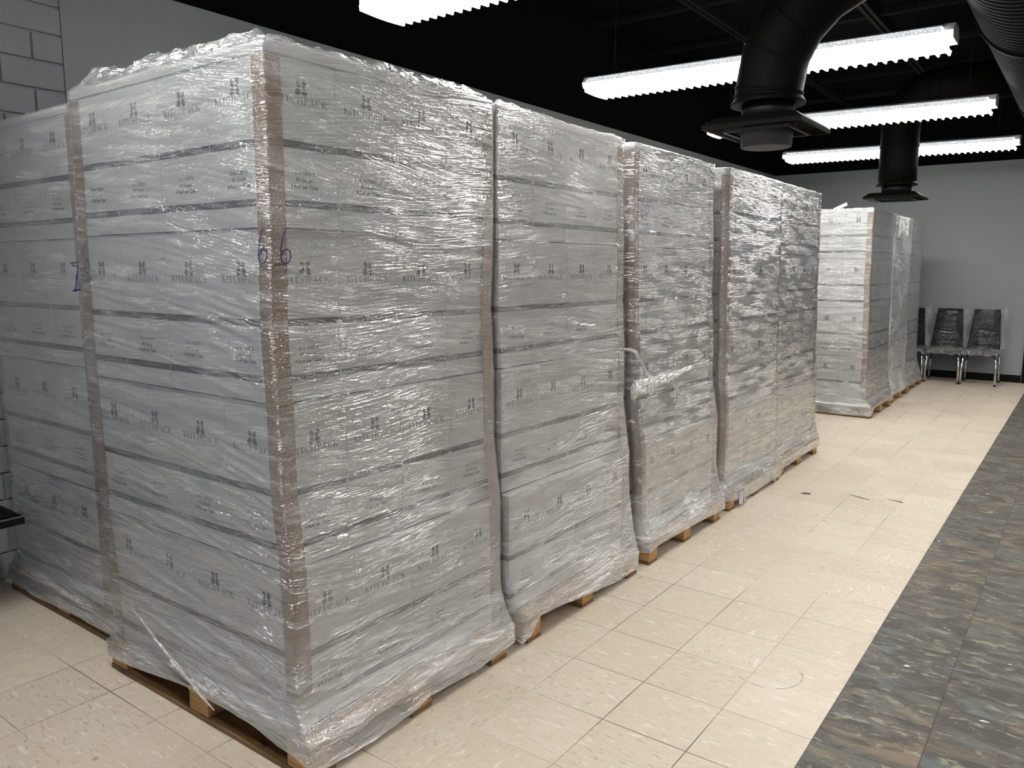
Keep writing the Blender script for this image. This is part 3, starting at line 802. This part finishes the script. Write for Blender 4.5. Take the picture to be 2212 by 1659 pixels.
    o = bpy.data.objects.new('stretch_film', me); link(o)
    return o

def make_post(X, Y, sx, sy, z0, z1, lean, label, wdt=0.055):
    """L-shaped edge protector; X,Y is its outer corner at z0, the flanges run towards sx and sy"""
    bm = bmesh.new(); th = 0.0035; n = len(lean)
    prof = [(0, 0), (sx * wdt, 0), (sx * wdt, sy * th), (sx * th, sy * th), (sx * th, sy * wdt), (0, sy * wdt)]
    rings = []
    for i, (dx, dy) in enumerate(lean):
        z = z0 + (z1 - z0) * i / (n - 1)
        rings.append([bm.verts.new((px + dx, py + dy, z - z0)) for px, py in prof])
    for a, b_ in zip(rings, rings[1:]):
        for i in range(6): bm.faces.new((a[i], a[(i + 1) % 6], b_[(i + 1) % 6], b_[i]))
    bm.faces.new(rings[0][::-1]); bm.faces.new(rings[-1])
    bmesh.ops.recalc_face_normals(bm, faces=bm.faces)
    o = obj('edge_protector', bm, 'kraft', None, loc=(X, Y, z0))
    return tag(o, label, 'edge protector', 'brown cardboard edge protectors')

ORD = ['first', 'second', 'third', 'fourth']
ROWN = ['bottom', 'second-lowest', 'second-highest', 'top']
XR_STD = [-1.815, -1.85, -1.866, -1.876]
flat = lambda v: [(0, v), (1, v)]
PAL = [
 dict(key='pallet against block wall', pal=(-4.07, -3.03, 1.46, 2.42), nx=3, xr=[-3.172, -3.172, -3.18, -3.185], yn=[1.478, 1.478, 1.475, 1.475], ds=0.016, dv=0.0065, vis=('front',),
      faces=('front',), low={'front': [(0, .05), (.25, .03), (.55, .045), (1, .05)]}, flare={'front': flat(.1), 'right': flat(.1)}, skew=0.05, top_amp=0.4, pad=0.082, posts=('front_right',)),
 dict(key='biggest front pallet', pal=(-2.93, -1.755, 1.365, 2.34), nx=4, xr=[-1.828, -1.856, -1.868, -1.858], yn=[1.39, 1.385, 1.383, 1.383], ds=0.011, dv=0.0048, vis=('front', 'right'),
      faces=('front', 'right'), low={'front': [(0, .05), (.2, .07), (.45, .105), (.75, .10), (.95, .07), (1, .06)], 'right': [(0, .03), (.25, .02), (.45, .03), (.5, .05), (.75, .03), (1, .05)]},
      flare={'front': [(0, .03), (1, .06)], 'right': [(0, .10), (.5, .18), (1, .25)]}, skew=0.13, top_amp=2.3, posts=('front_right', 'front_left', 'rear_right')),
 dict(key='second pallet in row', pal=(-2.93, -1.75, 2.475, 3.43), nx=4, xr=XR_STD, yn=[2.435, 2.43, 2.43, 2.43], ds=0.013, dv=0.0055, vis=('right',),
      faces=('right',), low={'right': [(0, .02), (.06, .04), (.12, .10), (.3, .085), (.5, .06), (.8, .03), (1, .03)]}, flare={'right': [(0, .26), (.5, .42), (1, .55)], 'front': flat(.15)}, skew=0.05, top_amp=1.1, posts=('rear_right',)),
 dict(key='third pallet in row', film='film_tight', amp=0.4, pal=(-2.93, -1.745, 3.555, 4.51), nx=4, xr=XR_STD, yn=[3.585, 3.56, 3.545, 3.535], ds=0.014, dv=0.006, vis=('right',),
      faces=('right',), low={'right': [(0, .07), (.1, .085), (.5, .075), (1, .055)], 'front': flat(.06)}, flare={'right': [(0, .18), (.5, .16), (.8, .2), (1, .32)], 'front': flat(.06)}, skew=-0.04, top_amp=0.25, posts=('front_right', 'rear_right')),
 dict(key='fourth pallet in row', film='film_tight', amp=0.3, pal=(-2.93, -1.755, 4.685, 5.655), nx=4, xr=[-1.81, -1.835, -1.85, -1.858], yn=[4.71, 4.72, 4.73, 4.735], ds=0.016, dv=0.007, vis=('right',),
      faces=('right',), low={'right': [(0, .07), (.12, .05), (.3, .03), (.8, .03), (1, .03)]}, flare={'right': [(0, .10), (.5, .2), (1, .26)], 'front': flat(.08)}, skew=0.03, top_amp=0.8, posts=('front_right',)),
 dict(key='fifth pallet in row', film='film_tight', amp=0.3, pal=(-2.93, -1.775, 5.74, 6.705), nx=4, xr=[-1.83, -1.85, -1.862, -1.868], yn=[5.76, 5.755, 5.755, 5.75], ds=0.018, dv=0.008, vis=('right',),
      faces=('right',), low={'right': [(0, .05), (.5, .06), (1, .06)]}, flare={'right': [(0, .22), (1, .34)], 'front': flat(.22)}, skew=0.03, top_amp=0.2, posts=('rear_right',)),
 dict(key='first pallet past gap', film='film_tight', amp=0.35, pal=(-2.93, -1.765, 8.60, 9.60), nx=4, xr=[-1.835, -1.85, -1.863, -1.87], yn=[8.62, 8.62, 8.62, 8.62], ds=0.02, dv=0.009, vis=('front', 'right'),
      faces=('front', 'right'), low={'front': [(0, .06), (.3, .02), (1, .02)], 'right': [(0, .03), (.15, .10), (.6, .10), (1, .06)]}, flare={'front': flat(.03), 'right': [(0, .08), (.6, .3), (1, .5)]}, skew=0.02, top_amp=0.8, posts=('front_right',)),
 dict(key='second pallet past gap', pal=(-2.93, -1.79, 9.79, 10.76), nx=4, xr=[-1.85, -1.86, -1.865, -1.87], yn=[9.73, 9.72, 9.72, 9.71], ds=0.024, dv=0.011, vis=('right',), film='film_fog',
      faces=('right',), low={'right': flat(.085)}, flare={'right': flat(.25), 'front': flat(.25)}, skew=0.0, amp=0.7, top_amp=0.4, posts=(), hole=(1, 0.18, 0.80, 1.93, 9)),
 dict(key='last pallet before chairs', pal=(-2.93, -1.81, 10.83, 11.77), nx=4, xr=[-1.905, -1.915, -1.925, -1.93], yn=[10.80, 10.80, 10.79, 10.79], ds=0.024, dv=0.011, vis=('right',), film='film_mild',
      faces=('right',), low={'right': flat(.07)}, flare={'right': [(0, .2), (1, .45)], 'front': flat(.2)}, skew=0.0, amp=0.6, top_amp=0.9, posts=('front_right',)),
]
POST_LAB = {'front_right': 'near aisle corner', 'front_left': 'front corner on wall side', 'rear_right': 'far aisle corner'}
films = []
for pi, P in enumerate(PAL):
    x0, x1, y0, y1 = P['pal']
    make_pallet(x0, x1, y0, y1, 'wooden block pallet under the ' + P['key'].replace('pallet', 'carton load', 1))
    f = make_film(P, 100 + 17 * pi); films.append(f)
    tag(f, 'clear stretch film wrapped round the ' + P['key'].replace('pallet', 'pallet load', 1), 'stretch film', 'stretch film round pallet loads')
    nx = P['nx']
    X1, Y0_ = P['xr'][3] + .0022, P['yn'][3] - .0022
    X0_, Y1 = P['xr'][3] - nx * CX - .0022, P['yn'][3] + 4 * CY + .0022
    zt = Z0 + 4 * CH; bm = bmesh.new()
    box(bm, X0_, X1, Y0_, Y1, zt + .0006, zt + .0016)
    for a in ((X0_, X1, Y0_, Y0_ + .0012), (X0_, X1, Y1 - .0012, Y1), (X0_, X0_ + .0012, Y0_, Y1), (X1 - .0012, X1, Y0_, Y1)): box(bm, *a, zt - .026, zt + .0006)
    o = obj('top_sheet', bm, 'carton', f); o['label'] = 'white sheet folded over the top of the load'
    for tier in range(4):
        xr, yn = P['xr'][tier], P['yn'][tier]
        spots = []
        if 'right' in P['faces']:
            for j in range(4): spots.append(('aisle', nx - 1, j))
        if 'corner' in P['faces']: spots.append(('front', nx - 2, 0))
        if 'front' in P['faces']:
            for i in range(nx):
                if not (i == nx - 1 and 'right' in P['faces']): spots.append(('front', i, 0))
        for side, i, j in spots:
            o = bpy.data.objects.new('carton', CARTON); link(o)
            jx, jy = random.uniform(-.0003, .0003), random.uniform(-.0003, .0003)
            o.location = (xr - (nx - 1 - i) * CX - CX / 2 + jx, yn + j * CY + CY / 2 + jy, Z0 + tier * CH + 0.0005)
            o.rotation_euler = (0, 0, random.uniform(-.0006, .0006))
            if side == 'aisle':
                where = 'near aisle corner' if j == 0 else 'aisle side, %s from near corner' % ORD[j]
            else:
                kk = nx - 1 - i
                where = 'front side, %s from aisle corner' % ORD[kk] if kk else 'front side, at aisle corner'
            tag(o, 'white carton, %s row, %s, %s' % (ROWN[tier], where, P['key']), 'carton', 'printed cartons on the wrapped pallets')
            if P['key'] == 'second pallet past gap' and tier == 3 and j == 2:
                bm = bmesh.new(); box(bm, CY / 2 + .001, CY / 2 + .002, -.05, .05, .385, .475, 0); 
                for q, (ya, yb) in enumerate(((-.035, -.025), (-.01, .004), (.018, .03))): box(bm, CY / 2 + .002, CY / 2 + .0026, ya, yb, .40, .445 + .012 * (q % 2), 1)
                for v_ in bm.verts: v_.co.x += (CX - CY) / 2
                lb = obj('barcode_label', bm, ['paper', 'ink'], o)
            if P['key'] == 'first pallet past gap' and tier == 3 and side == 'front' and i == nx - 2:
                bm = bmesh.new(); box(bm, -.04, .10, -.002, .002, 0, .04, 0); fl = obj('carton_flap', bm, 'carton', o)
                fl.location = (0.03, .02, CH + .012); fl.rotation_euler = (-.5, -.42, 0)
    for c in P['posts']:
        right = 'right' in c; near = 'front' in c
        pts = []; E_ = envelope(P); q = .0045
        for t in np.linspace(0, 1, 17):
            pts.append((interp(t, E_['xr']) + q if right else interp(t, E_['xl']) - q, interp(t, E_['yn']) - q if near else interp(t, E_['yf']) + q))
        b0 = pts[0]
        make_post(b0[0], b0[1], -1 if right else 1, 1 if near else -1, 0.124, Z0 + 4 * CH - 0.035, [(a - b0[0], b_ - b0[1]) for a, b_ in pts],
                  'brown cardboard edge protector, %s, %s' % (P['key'], POST_LAB[c]), 0.10 if 'pad' in P else 0.055)

# ------------------------------------------------------------------ loose film: cords, folds and shreds
def cord(name, pts, rads, film, seed, mat='film_cord', flat_k=0.45):
    r = random.Random(seed); bm = bmesh.new(); uvl = bm.loops.layers.uv.new('sheet')
    # resample
    pts = [Vector(p) for p in pts]; P2 = []; R2 = []
    for i in range(len(pts) - 1):
        for k in range(6):
            t = k / 6; P2.append(pts[i].lerp(pts[i + 1], t)); R2.append(rads[i] * (1 - t) + rads[i + 1] * t)
    P2.append(pts[-1]); R2.append(rads[-1])
    seg = 14; rings = []; n = len(P2)
    ph = [r.uniform(0, 6.28) for _ in range(4)]
    for i, p in enumerate(P2):
        t = (P2[min(i + 1, n - 1)] - P2[max(i - 1, 0)]).normalized()
        nrm = Vector((1, 0, 0)) if abs(t.x) < 0.8 else Vector((0, 1, 0))
        b_ = t.cross(nrm).normalized()
        ring = []
        for k in range(seg):
            a = k / seg * 2 * PI
            rr = R2[i] * (1 + 0.35 * math.sin(3 * a + ph[0] + i * 0.45) + 0.25 * math.sin(5 * a + ph[1] - i * 0.3) + r.uniform(-.22, .22))
            ring.append(bm.verts.new(p + b_ * math.cos(a) * rr + nrm * math.sin(a) * rr * flat_k))
        rings.append(ring)
    for i in range(n - 1):
        for k in range(seg):
            f = bm.faces.new((rings[i][k], rings[i][(k + 1) % seg], rings[i + 1][(k + 1) % seg], rings[i + 1][k])); f.smooth = True
            for l, (u, v) in zip(f.loops, ((i * .012, k * .01), (i * .012, k * .01 + .01), (i * .012 + .012, k * .01 + .01), (i * .012 + .012, k * .01))): l[uvl].uv = (u, v)
    return obj(name, bm, mat, film)
f3 = films[3]
XC = -1.80
def yz(l, x=XC): return [(x, y, z) for y, z in l]
cord('film_cord', yz([(3.30, 1.150), (3.40, 1.135), (3.46, 1.118), (3.505, 1.070), (3.565, 1.015), (3.64, 0.950)]), [.003, .007, .009, .007, .010, .018], f3, 1)
cord('film_cord', yz([(3.44, 0.885), (3.455, 0.925), (3.54, 0.935), (3.65, 0.940), (3.75, 0.945), (3.85, 0.953), (3.96, 0.960), (4.09, 0.975), (4.22, 0.985), (4.395, 0.998)]), [.012, .030, .034, .033, .026, .024, .016, .011, .007, .003], f3, 2)
cord('film_shred', yz([(3.87, 0.945), (3.90, 0.912), (3.955, 0.872), (3.985, 0.838), (3.945, 0.810), (3.965, 0.780)]), [.010, .012, .016, .018, .012, .008], f3, 3, 'film')
cord('film_shred', yz([(3.65, 0.905), (3.60, 0.872), (3.555, 0.842), (3.50, 0.812)]), [.008, .006, .006, .003], f3, 4, 'film')
# taut fold low on the front of the biggest load
cord('film_fold', [(-2.738, 1.362, .296), (-2.597, 1.358, .233), (-2.426, 1.352, .164), (-2.292, 1.35, .107), (-2.22, 1.352, .08)], [.001, .0035, .0045, .0035, .002], films[1], 5, flat_k=.9)
# shreds hanging at the foot of the fourth load
cord('film_shred', [(-1.745, 4.86, .10), (-1.738, 4.85, .06), (-1.73, 4.83, .02)], [.022, .016, .02], films[4], 6, 'film')
cord('film_shred', [(-1.745, 4.90, .10), (-1.735, 4.905, .06), (-1.73, 4.895, .03)], [.02, .016, .012], films[4], 7, 'film')
cord('film_shred', [(-1.748, 5.50, .10), (-1.74, 5.51, .06), (-1.735, 5.505, .025)], [.02, .012, .01], films[4], 8, 'film')

# handwriting in blue pen on the wrapped loads
def pen(strokes, o0, u, v, film, lab, wdt=0.0035):
    bm = bmesh.new(); u, v = Vector(u), Vector(v); nn = u.cross(v).normalized()
    for st in strokes:
        P3 = [Vector(o0) + u * a + v * b_ for a, b_ in st]
        L = []
        for i, p in enumerate(P3):
            t = (P3[min(i + 1, len(P3) - 1)] - P3[max(0, i - 1)]).normalized(); s = t.cross(nn) * wdt / 2
            L.append((bm.verts.new(p + s), bm.verts.new(p - s)))
        for a, b_ in zip(L, L[1:]): bm.faces.new((a[0], b_[0], b_[1], a[1]))
    o = obj('handwriting', bm, 'pen', film); o['label'] = lab
def six(): return [[(0.55, 1.0), (0.35, 0.8), (0.2, 0.55), (0.12, 0.3), (0.15, 0.1), (0.35, 0.0), (0.6, 0.05), (0.75, 0.2), (0.7, 0.36), (0.5, 0.42), (0.3, 0.36), (0.15, 0.22)]]
def ell(n=14, cx=.5, cy=.5, rx=.35, ry=.5): return [[(cx + rx * math.cos(a), cy + ry * math.sin(a)) for a in np.linspace(0, 2 * PI, n)]]
pen(six(), (-1.905, 1.368, 1.535), (.062, 0, 0), (0, 0, .10), films[1], 'blue handwritten numeral six')
pen(six(), (-1.838, 1.392, 1.535), (0, .055, 0), (0, 0, .10), films[1], 'blue handwritten numeral six')
pen([[(.1, .95), (.9, 1.0), (.55, .5), (.35, 0.0)], [(.2, .9), (.75, .85), (.6, .1), (.3, .05), (.7, .6)], [(.05, .05), (.9, .1)]], (-3.02, 1.368, 1.435), (.075, 0, 0), (0, 0, .11), films[1], 'blue scribbled numeral', .005)
pen([[(.6, 1.0), (.35, .75), (.2, .5)]] + ell(12, .5, .25, .28, .22), (-2.93, 1.368, 1.50), (.07, 0, 0), (0, 0, .12), films[1], 'blue handwritten mark', .003)
pen(ell(12, .22, .75, .15, .24) + ell(12, .22, .27, .17, .24) + ell(14, .72, .62, .2, .32), (-1.855, 3.575, 1.775), (0, .10, 0), (0, 0, .075), films[3], 'blue handwritten number', .003)
pen([[(.1, .9), (.8, .8), (.2, .5), (.8, .45), (.3, .1), (.6, .0)]], (-1.858, 4.41, 1.735), (0, .07, 0), (0, 0, .10), films[3], 'blue scribble', .003)
pen([[(.15, 1.0), (.1, .5), (.15, .1), (.4, .0), (.65, .15)], [(.6, .9), (.75, .6), (.55, .35)]], (-1.845, 4.82, 1.72), (0, .09, 0), (0, 0, .13), films[4], 'blue handwritten mark', .003)

# ------------------------------------------------------------------ chairs
def sheet_bag(name, X, Y, Z, parent, mat='cover'):
    """X, Y, Z: 2-D arrays of the sheet"""
    bm = bmesh.new(); uvl = bm.loops.layers.uv.new('sheet')
    R, C_ = X.shape
    vs = [[bm.verts.new((X[i, j], Y[i, j], Z[i, j])) for j in range(C_)] for i in range(R)]
    for i in range(R - 1):
        for j in range(C_ - 1):
            f = bm.faces.new((vs[i][j], vs[i][j + 1], vs[i + 1][j + 1], vs[i + 1][j])); f.smooth = True
            for l, (a, b_) in zip(f.loops, ((i, j), (i, j + 1), (i + 1, j + 1), (i + 1, j))): l[uvl].uv = (b_ * .02, a * .02)
    return obj(name, bm, mat, parent)
def make_chair():
    root = empty('dining_chair', (0, 0, 0))
    bm = bmesh.new(); box(bm, -.205, .205, -.25, .20, .405, .455, 0, .015); obj('seat', bm, 'leather', root, True)
    # back: tapers upwards and leans back
    bm = bmesh.new(); n = 10
    rows = []
    for i in range(n + 1):
        t = i / n; z = .44 + .55 * t; hw = .20 - .045 * t; y = .19 + .10 * t + 0.02 * t * t; th = .042 - .012 * t
        prof = [(-hw, y - th / 2), (-hw * .5, y - th / 2 + .006), (hw * .5, y - th / 2 + .006), (hw, y - th / 2), (hw, y + th / 2), (-hw, y + th / 2)]
        rows.append([bm.verts.new((a, b_, z)) for a, b_ in prof])
    for a, b_ in zip(rows, rows[1:]):
        for k in range(6): bm.faces.new((a[k], a[(k + 1) % 6], b_[(k + 1) % 6], b_[k]))
    bm.faces.new(rows[0][::-1]); bm.faces.new(rows[-1]); bmesh.ops.recalc_face_normals(bm, faces=bm.faces)
    obj('backrest', bm, 'leather', root)
    for sx in (-1, 1):
        for fy, y0, y1 in ((0, -.225, -.235), (1, .19, .235)):
            bm = bmesh.new(); tube(bm, [(sx * .185, y0, .40), (sx * .198, (y0 + y1) / 2, .2), (sx * .202, y1, .012)], .0135, 14)
            leg = obj('leg', bm, 'chrome', root)
            bm = bmesh.new(); tube(bm, [(sx * .202, y1, 0.001), (sx * .202, y1, .02)], .0155, 12); obj('foot', bm, 'rubber', leg)
    bm = bmesh.new()
    for sx in (-1, 1): box(bm, sx * .18 - .012, sx * .18 + .012, -.225, .19, .385, .4045)
    box(bm, -.18, .18, -.225, -.2, .385, .4045); box(bm, -.18, .18, .17, .19, .385, .4045)
    obj('seat_frame', bm, 'black_metal', root)
    # loose clear plastic: a bag over the back, a sheet over the seat
    r = np.random.default_rng(3)
    n, c = 26, 44
    a = np.linspace(0, 2 * PI, c)
    X = np.zeros((n, c)); Y = X.copy(); Z = X.copy()
    for i in range(n):
        t = i / (n - 1); z = .45 + .55 * t
        hw = .206 - .038 * t + .008 * math.sin(t * 9); y = .19 + .11 * t; th = .036
        k = 1.0 if t < .96 else .8
        ca, sa = np.cos(a), np.sin(a)
        side = np.sign(ca) * np.abs(ca) ** .35
        X[i] = k * hw * side + r.normal(0, .004, c)
        Y[i] = y + th * np.sign(sa) * np.abs(sa) ** .5 + r.normal(0, .004, c) - .006
        Z[i] = z + r.normal(0, .005, c)
        X[i, -1], Y[i, -1], Z[i, -1] = X[i, 0], Y[i, 0], Z[i, 0]
    sheet_bag('back_cover', X, Y, Z, root)
    n, c = 26, 40
    u, v = np.meshgrid(np.linspace(-1, 1, c), np.linspace(-1, 1, n))
    X = u * .23; Y = -.035 + v * .25
    drop = np.clip((np.abs(u) - .84) / .16, 0, 1) * .05 + np.clip((-v - .86) / .14, 0, 1) * .07
    Z = .463 - drop * (0.6 + .8 * value_noise(u + 3, v + 3, 4, 7, 7)) + r.normal(0, .0025, u.shape)
    X = np.clip(X, -.212, .212) + r.normal(0, .002, u.shape); Y = np.clip(Y, -.264, .155) + r.normal(0, .002, u.shape)
    sheet_bag('seat_cover', X, Y, Z, root, 'cover_loose')
    return root
def cover_flap(root, wd):
    """a flap of plastic standing off the side of the back"""
    r = np.random.default_rng(9); n, c = 22, 8
    t, q = np.meshgrid(np.linspace(0, 1, n), np.linspace(0, 1, c), indexing='ij')
    X = .185 - .03 * t + q * wd * (1 + .9 * t ** 3 + .3 * np.sin(t * 11)); Y = .18 + .12 * t + r.normal(0, .006, t.shape); Z = .47 + .50 * t + .05 * q * t ** 4
    sheet_bag('cover_flap', X, Y, Z, root, 'cover_loose')
ch = make_chair()
labs = ['black chair in clear plastic farthest from the pallets, with chrome legs', 'black chair in clear plastic, standing between the other two chairs', 'black padded chair in plastic half hidden behind the last pallet load']
for i, (x, y, rz) in enumerate(((-1.175, 12.225, 0.0), (-1.612, 12.215, 0.03), (-2.06, 12.14, 0.10))):
    o = ch if i == 0 else copy_tree(ch)
    o.location = (x, y, 0); o.rotation_euler = (0, 0, rz)
    cover_flap(o, .055 if i == 0 else .024)
    tag(o, labs[i], 'chair', 'plastic-covered chairs along the back wall')

# ------------------------------------------------------------------ black table at the edge of the picture, with a cloth on it
t = empty('low_table', (-3.94, .92, 0)); tag(t, 'low black table of which only one corner shows, before the block wall', 'table')
bm = bmesh.new(); box(bm, -.24, .234, -.60, .484, .408, .4465, 0, .003); obj('tabletop', bm, 'black_metal', t)
bm = bmesh.new(); box(bm, .2345, .24, -.605, .49, .441, .4485, 0, .001); obj('edge_trim', bm, 'table_edge', t)
for sx in (-.17, .0):
    for sy in (-.5, .12):
        bm = bmesh.new(); tube(bm, [(sx, sy, .408), (sx, sy, .002)], .014, 10); obj('leg', bm, 'black_metal', t)
n = 30; u, v = np.meshgrid(np.linspace(0, 1, n), np.linspace(0, 1, n), indexing='ij')
X = -4.16 + u * .44; Y = .52 + v * .87
hgt = .022 + .05 * (1 - u) + .03 * value_noise(u * 1.0, v * 1.0, 5, 6, 6) + .008 * np.sin(u * 9 + v * 6)
edge = np.minimum(1, 10 * np.minimum(np.minimum(u, 1 - u), np.minimum(v, 1 - v)))
Z = .4485 + np.maximum(0.001, hgt * edge)
c = sheet_bag('jacket', X, Y, Z, None, 'cloth')
md = c.modifiers.new('thickness', 'SOLIDIFY'); md.thickness = 0.003; md.offset = 1
tag(c, 'crumpled black cloth lying on the corner of the low black table', 'cloth')

# ------------------------------------------------------------------ small things on the floor
def scrap(name, x, y, pts, mat, label, cat, z=0.0012, thick=0.0012, group=None):
    bm = bmesh.new(); a = [bm.verts.new((px, py, 0)) for px, py in pts]; f = bm.faces.new(a)
    r = bmesh.ops.extrude_face_region(bm, geom=[f])
    for g in r['geom']:
        if isinstance(g, bmesh.types.BMVert): g.co.z += thick
    bmesh.ops.recalc_face_normals(bm, faces=bm.faces)
    o = obj(name, bm, mat, None, loc=(x, y, z)); return tag(o, label, cat, group)
scrap('tile_chip', -1.488, 5.405, [(-.03, -.02), (.005, -.028), (.038, -.008), (.03, .02), (-.012, .028)], 'chip', 'dark broken tile chip, alone in the aisle nearest the fourth pallet', 'floor chip', z=.0004)
scrap('tile_chip', -1.17, 5.52, [(-.07, .03), (-.02, .012), (.03, -.008), (.075, -.03), (.06, -.012), (.02, .01), (-.03, .03)], 'chip', 'long dark crack-like tile chip in mid aisle', 'floor chip', z=.0004)
scrap('tile_chip', -0.95, 5.58, [(-.06, .015), (-.02, .0), (.05, -.02), (.03, .006), (-.02, .014)], 'chip', 'dark tile chip beside the slate tiles', 'floor chip', z=.0004)
for i, (x, y, s, lab) in enumerate(((-0.18, 2.947, .016, 'thin white paper sliver on the slate tiles, lowest in the picture'), (-0.464, 3.205, .012, 'small white paper bit on slate, close to the cream tiles'), (-0.481, 6.132, .012, 'white paper bit on the slate, farthest down the aisle'),
                                    (-0.595, 4.87, .009, 'tiny white paper bit on slate, halfway down the aisle'), (-0.144, 3.458, .006, 'tiny white crumb on slate, at the picture edge'), (-0.434, 4.155, .006, 'tiny white crumb on slate, amid the aisle'))):
    k = .3 if i == 0 else .55
    scrap('paper_scrap', x, y, [(-s, -s * k), (s * .6, -s * k * .6), (s, s * k * .5), (-s * .4, s * k)], 'paper', lab, 'paper scrap', z=.002)
bpy.context.view_layer.update()
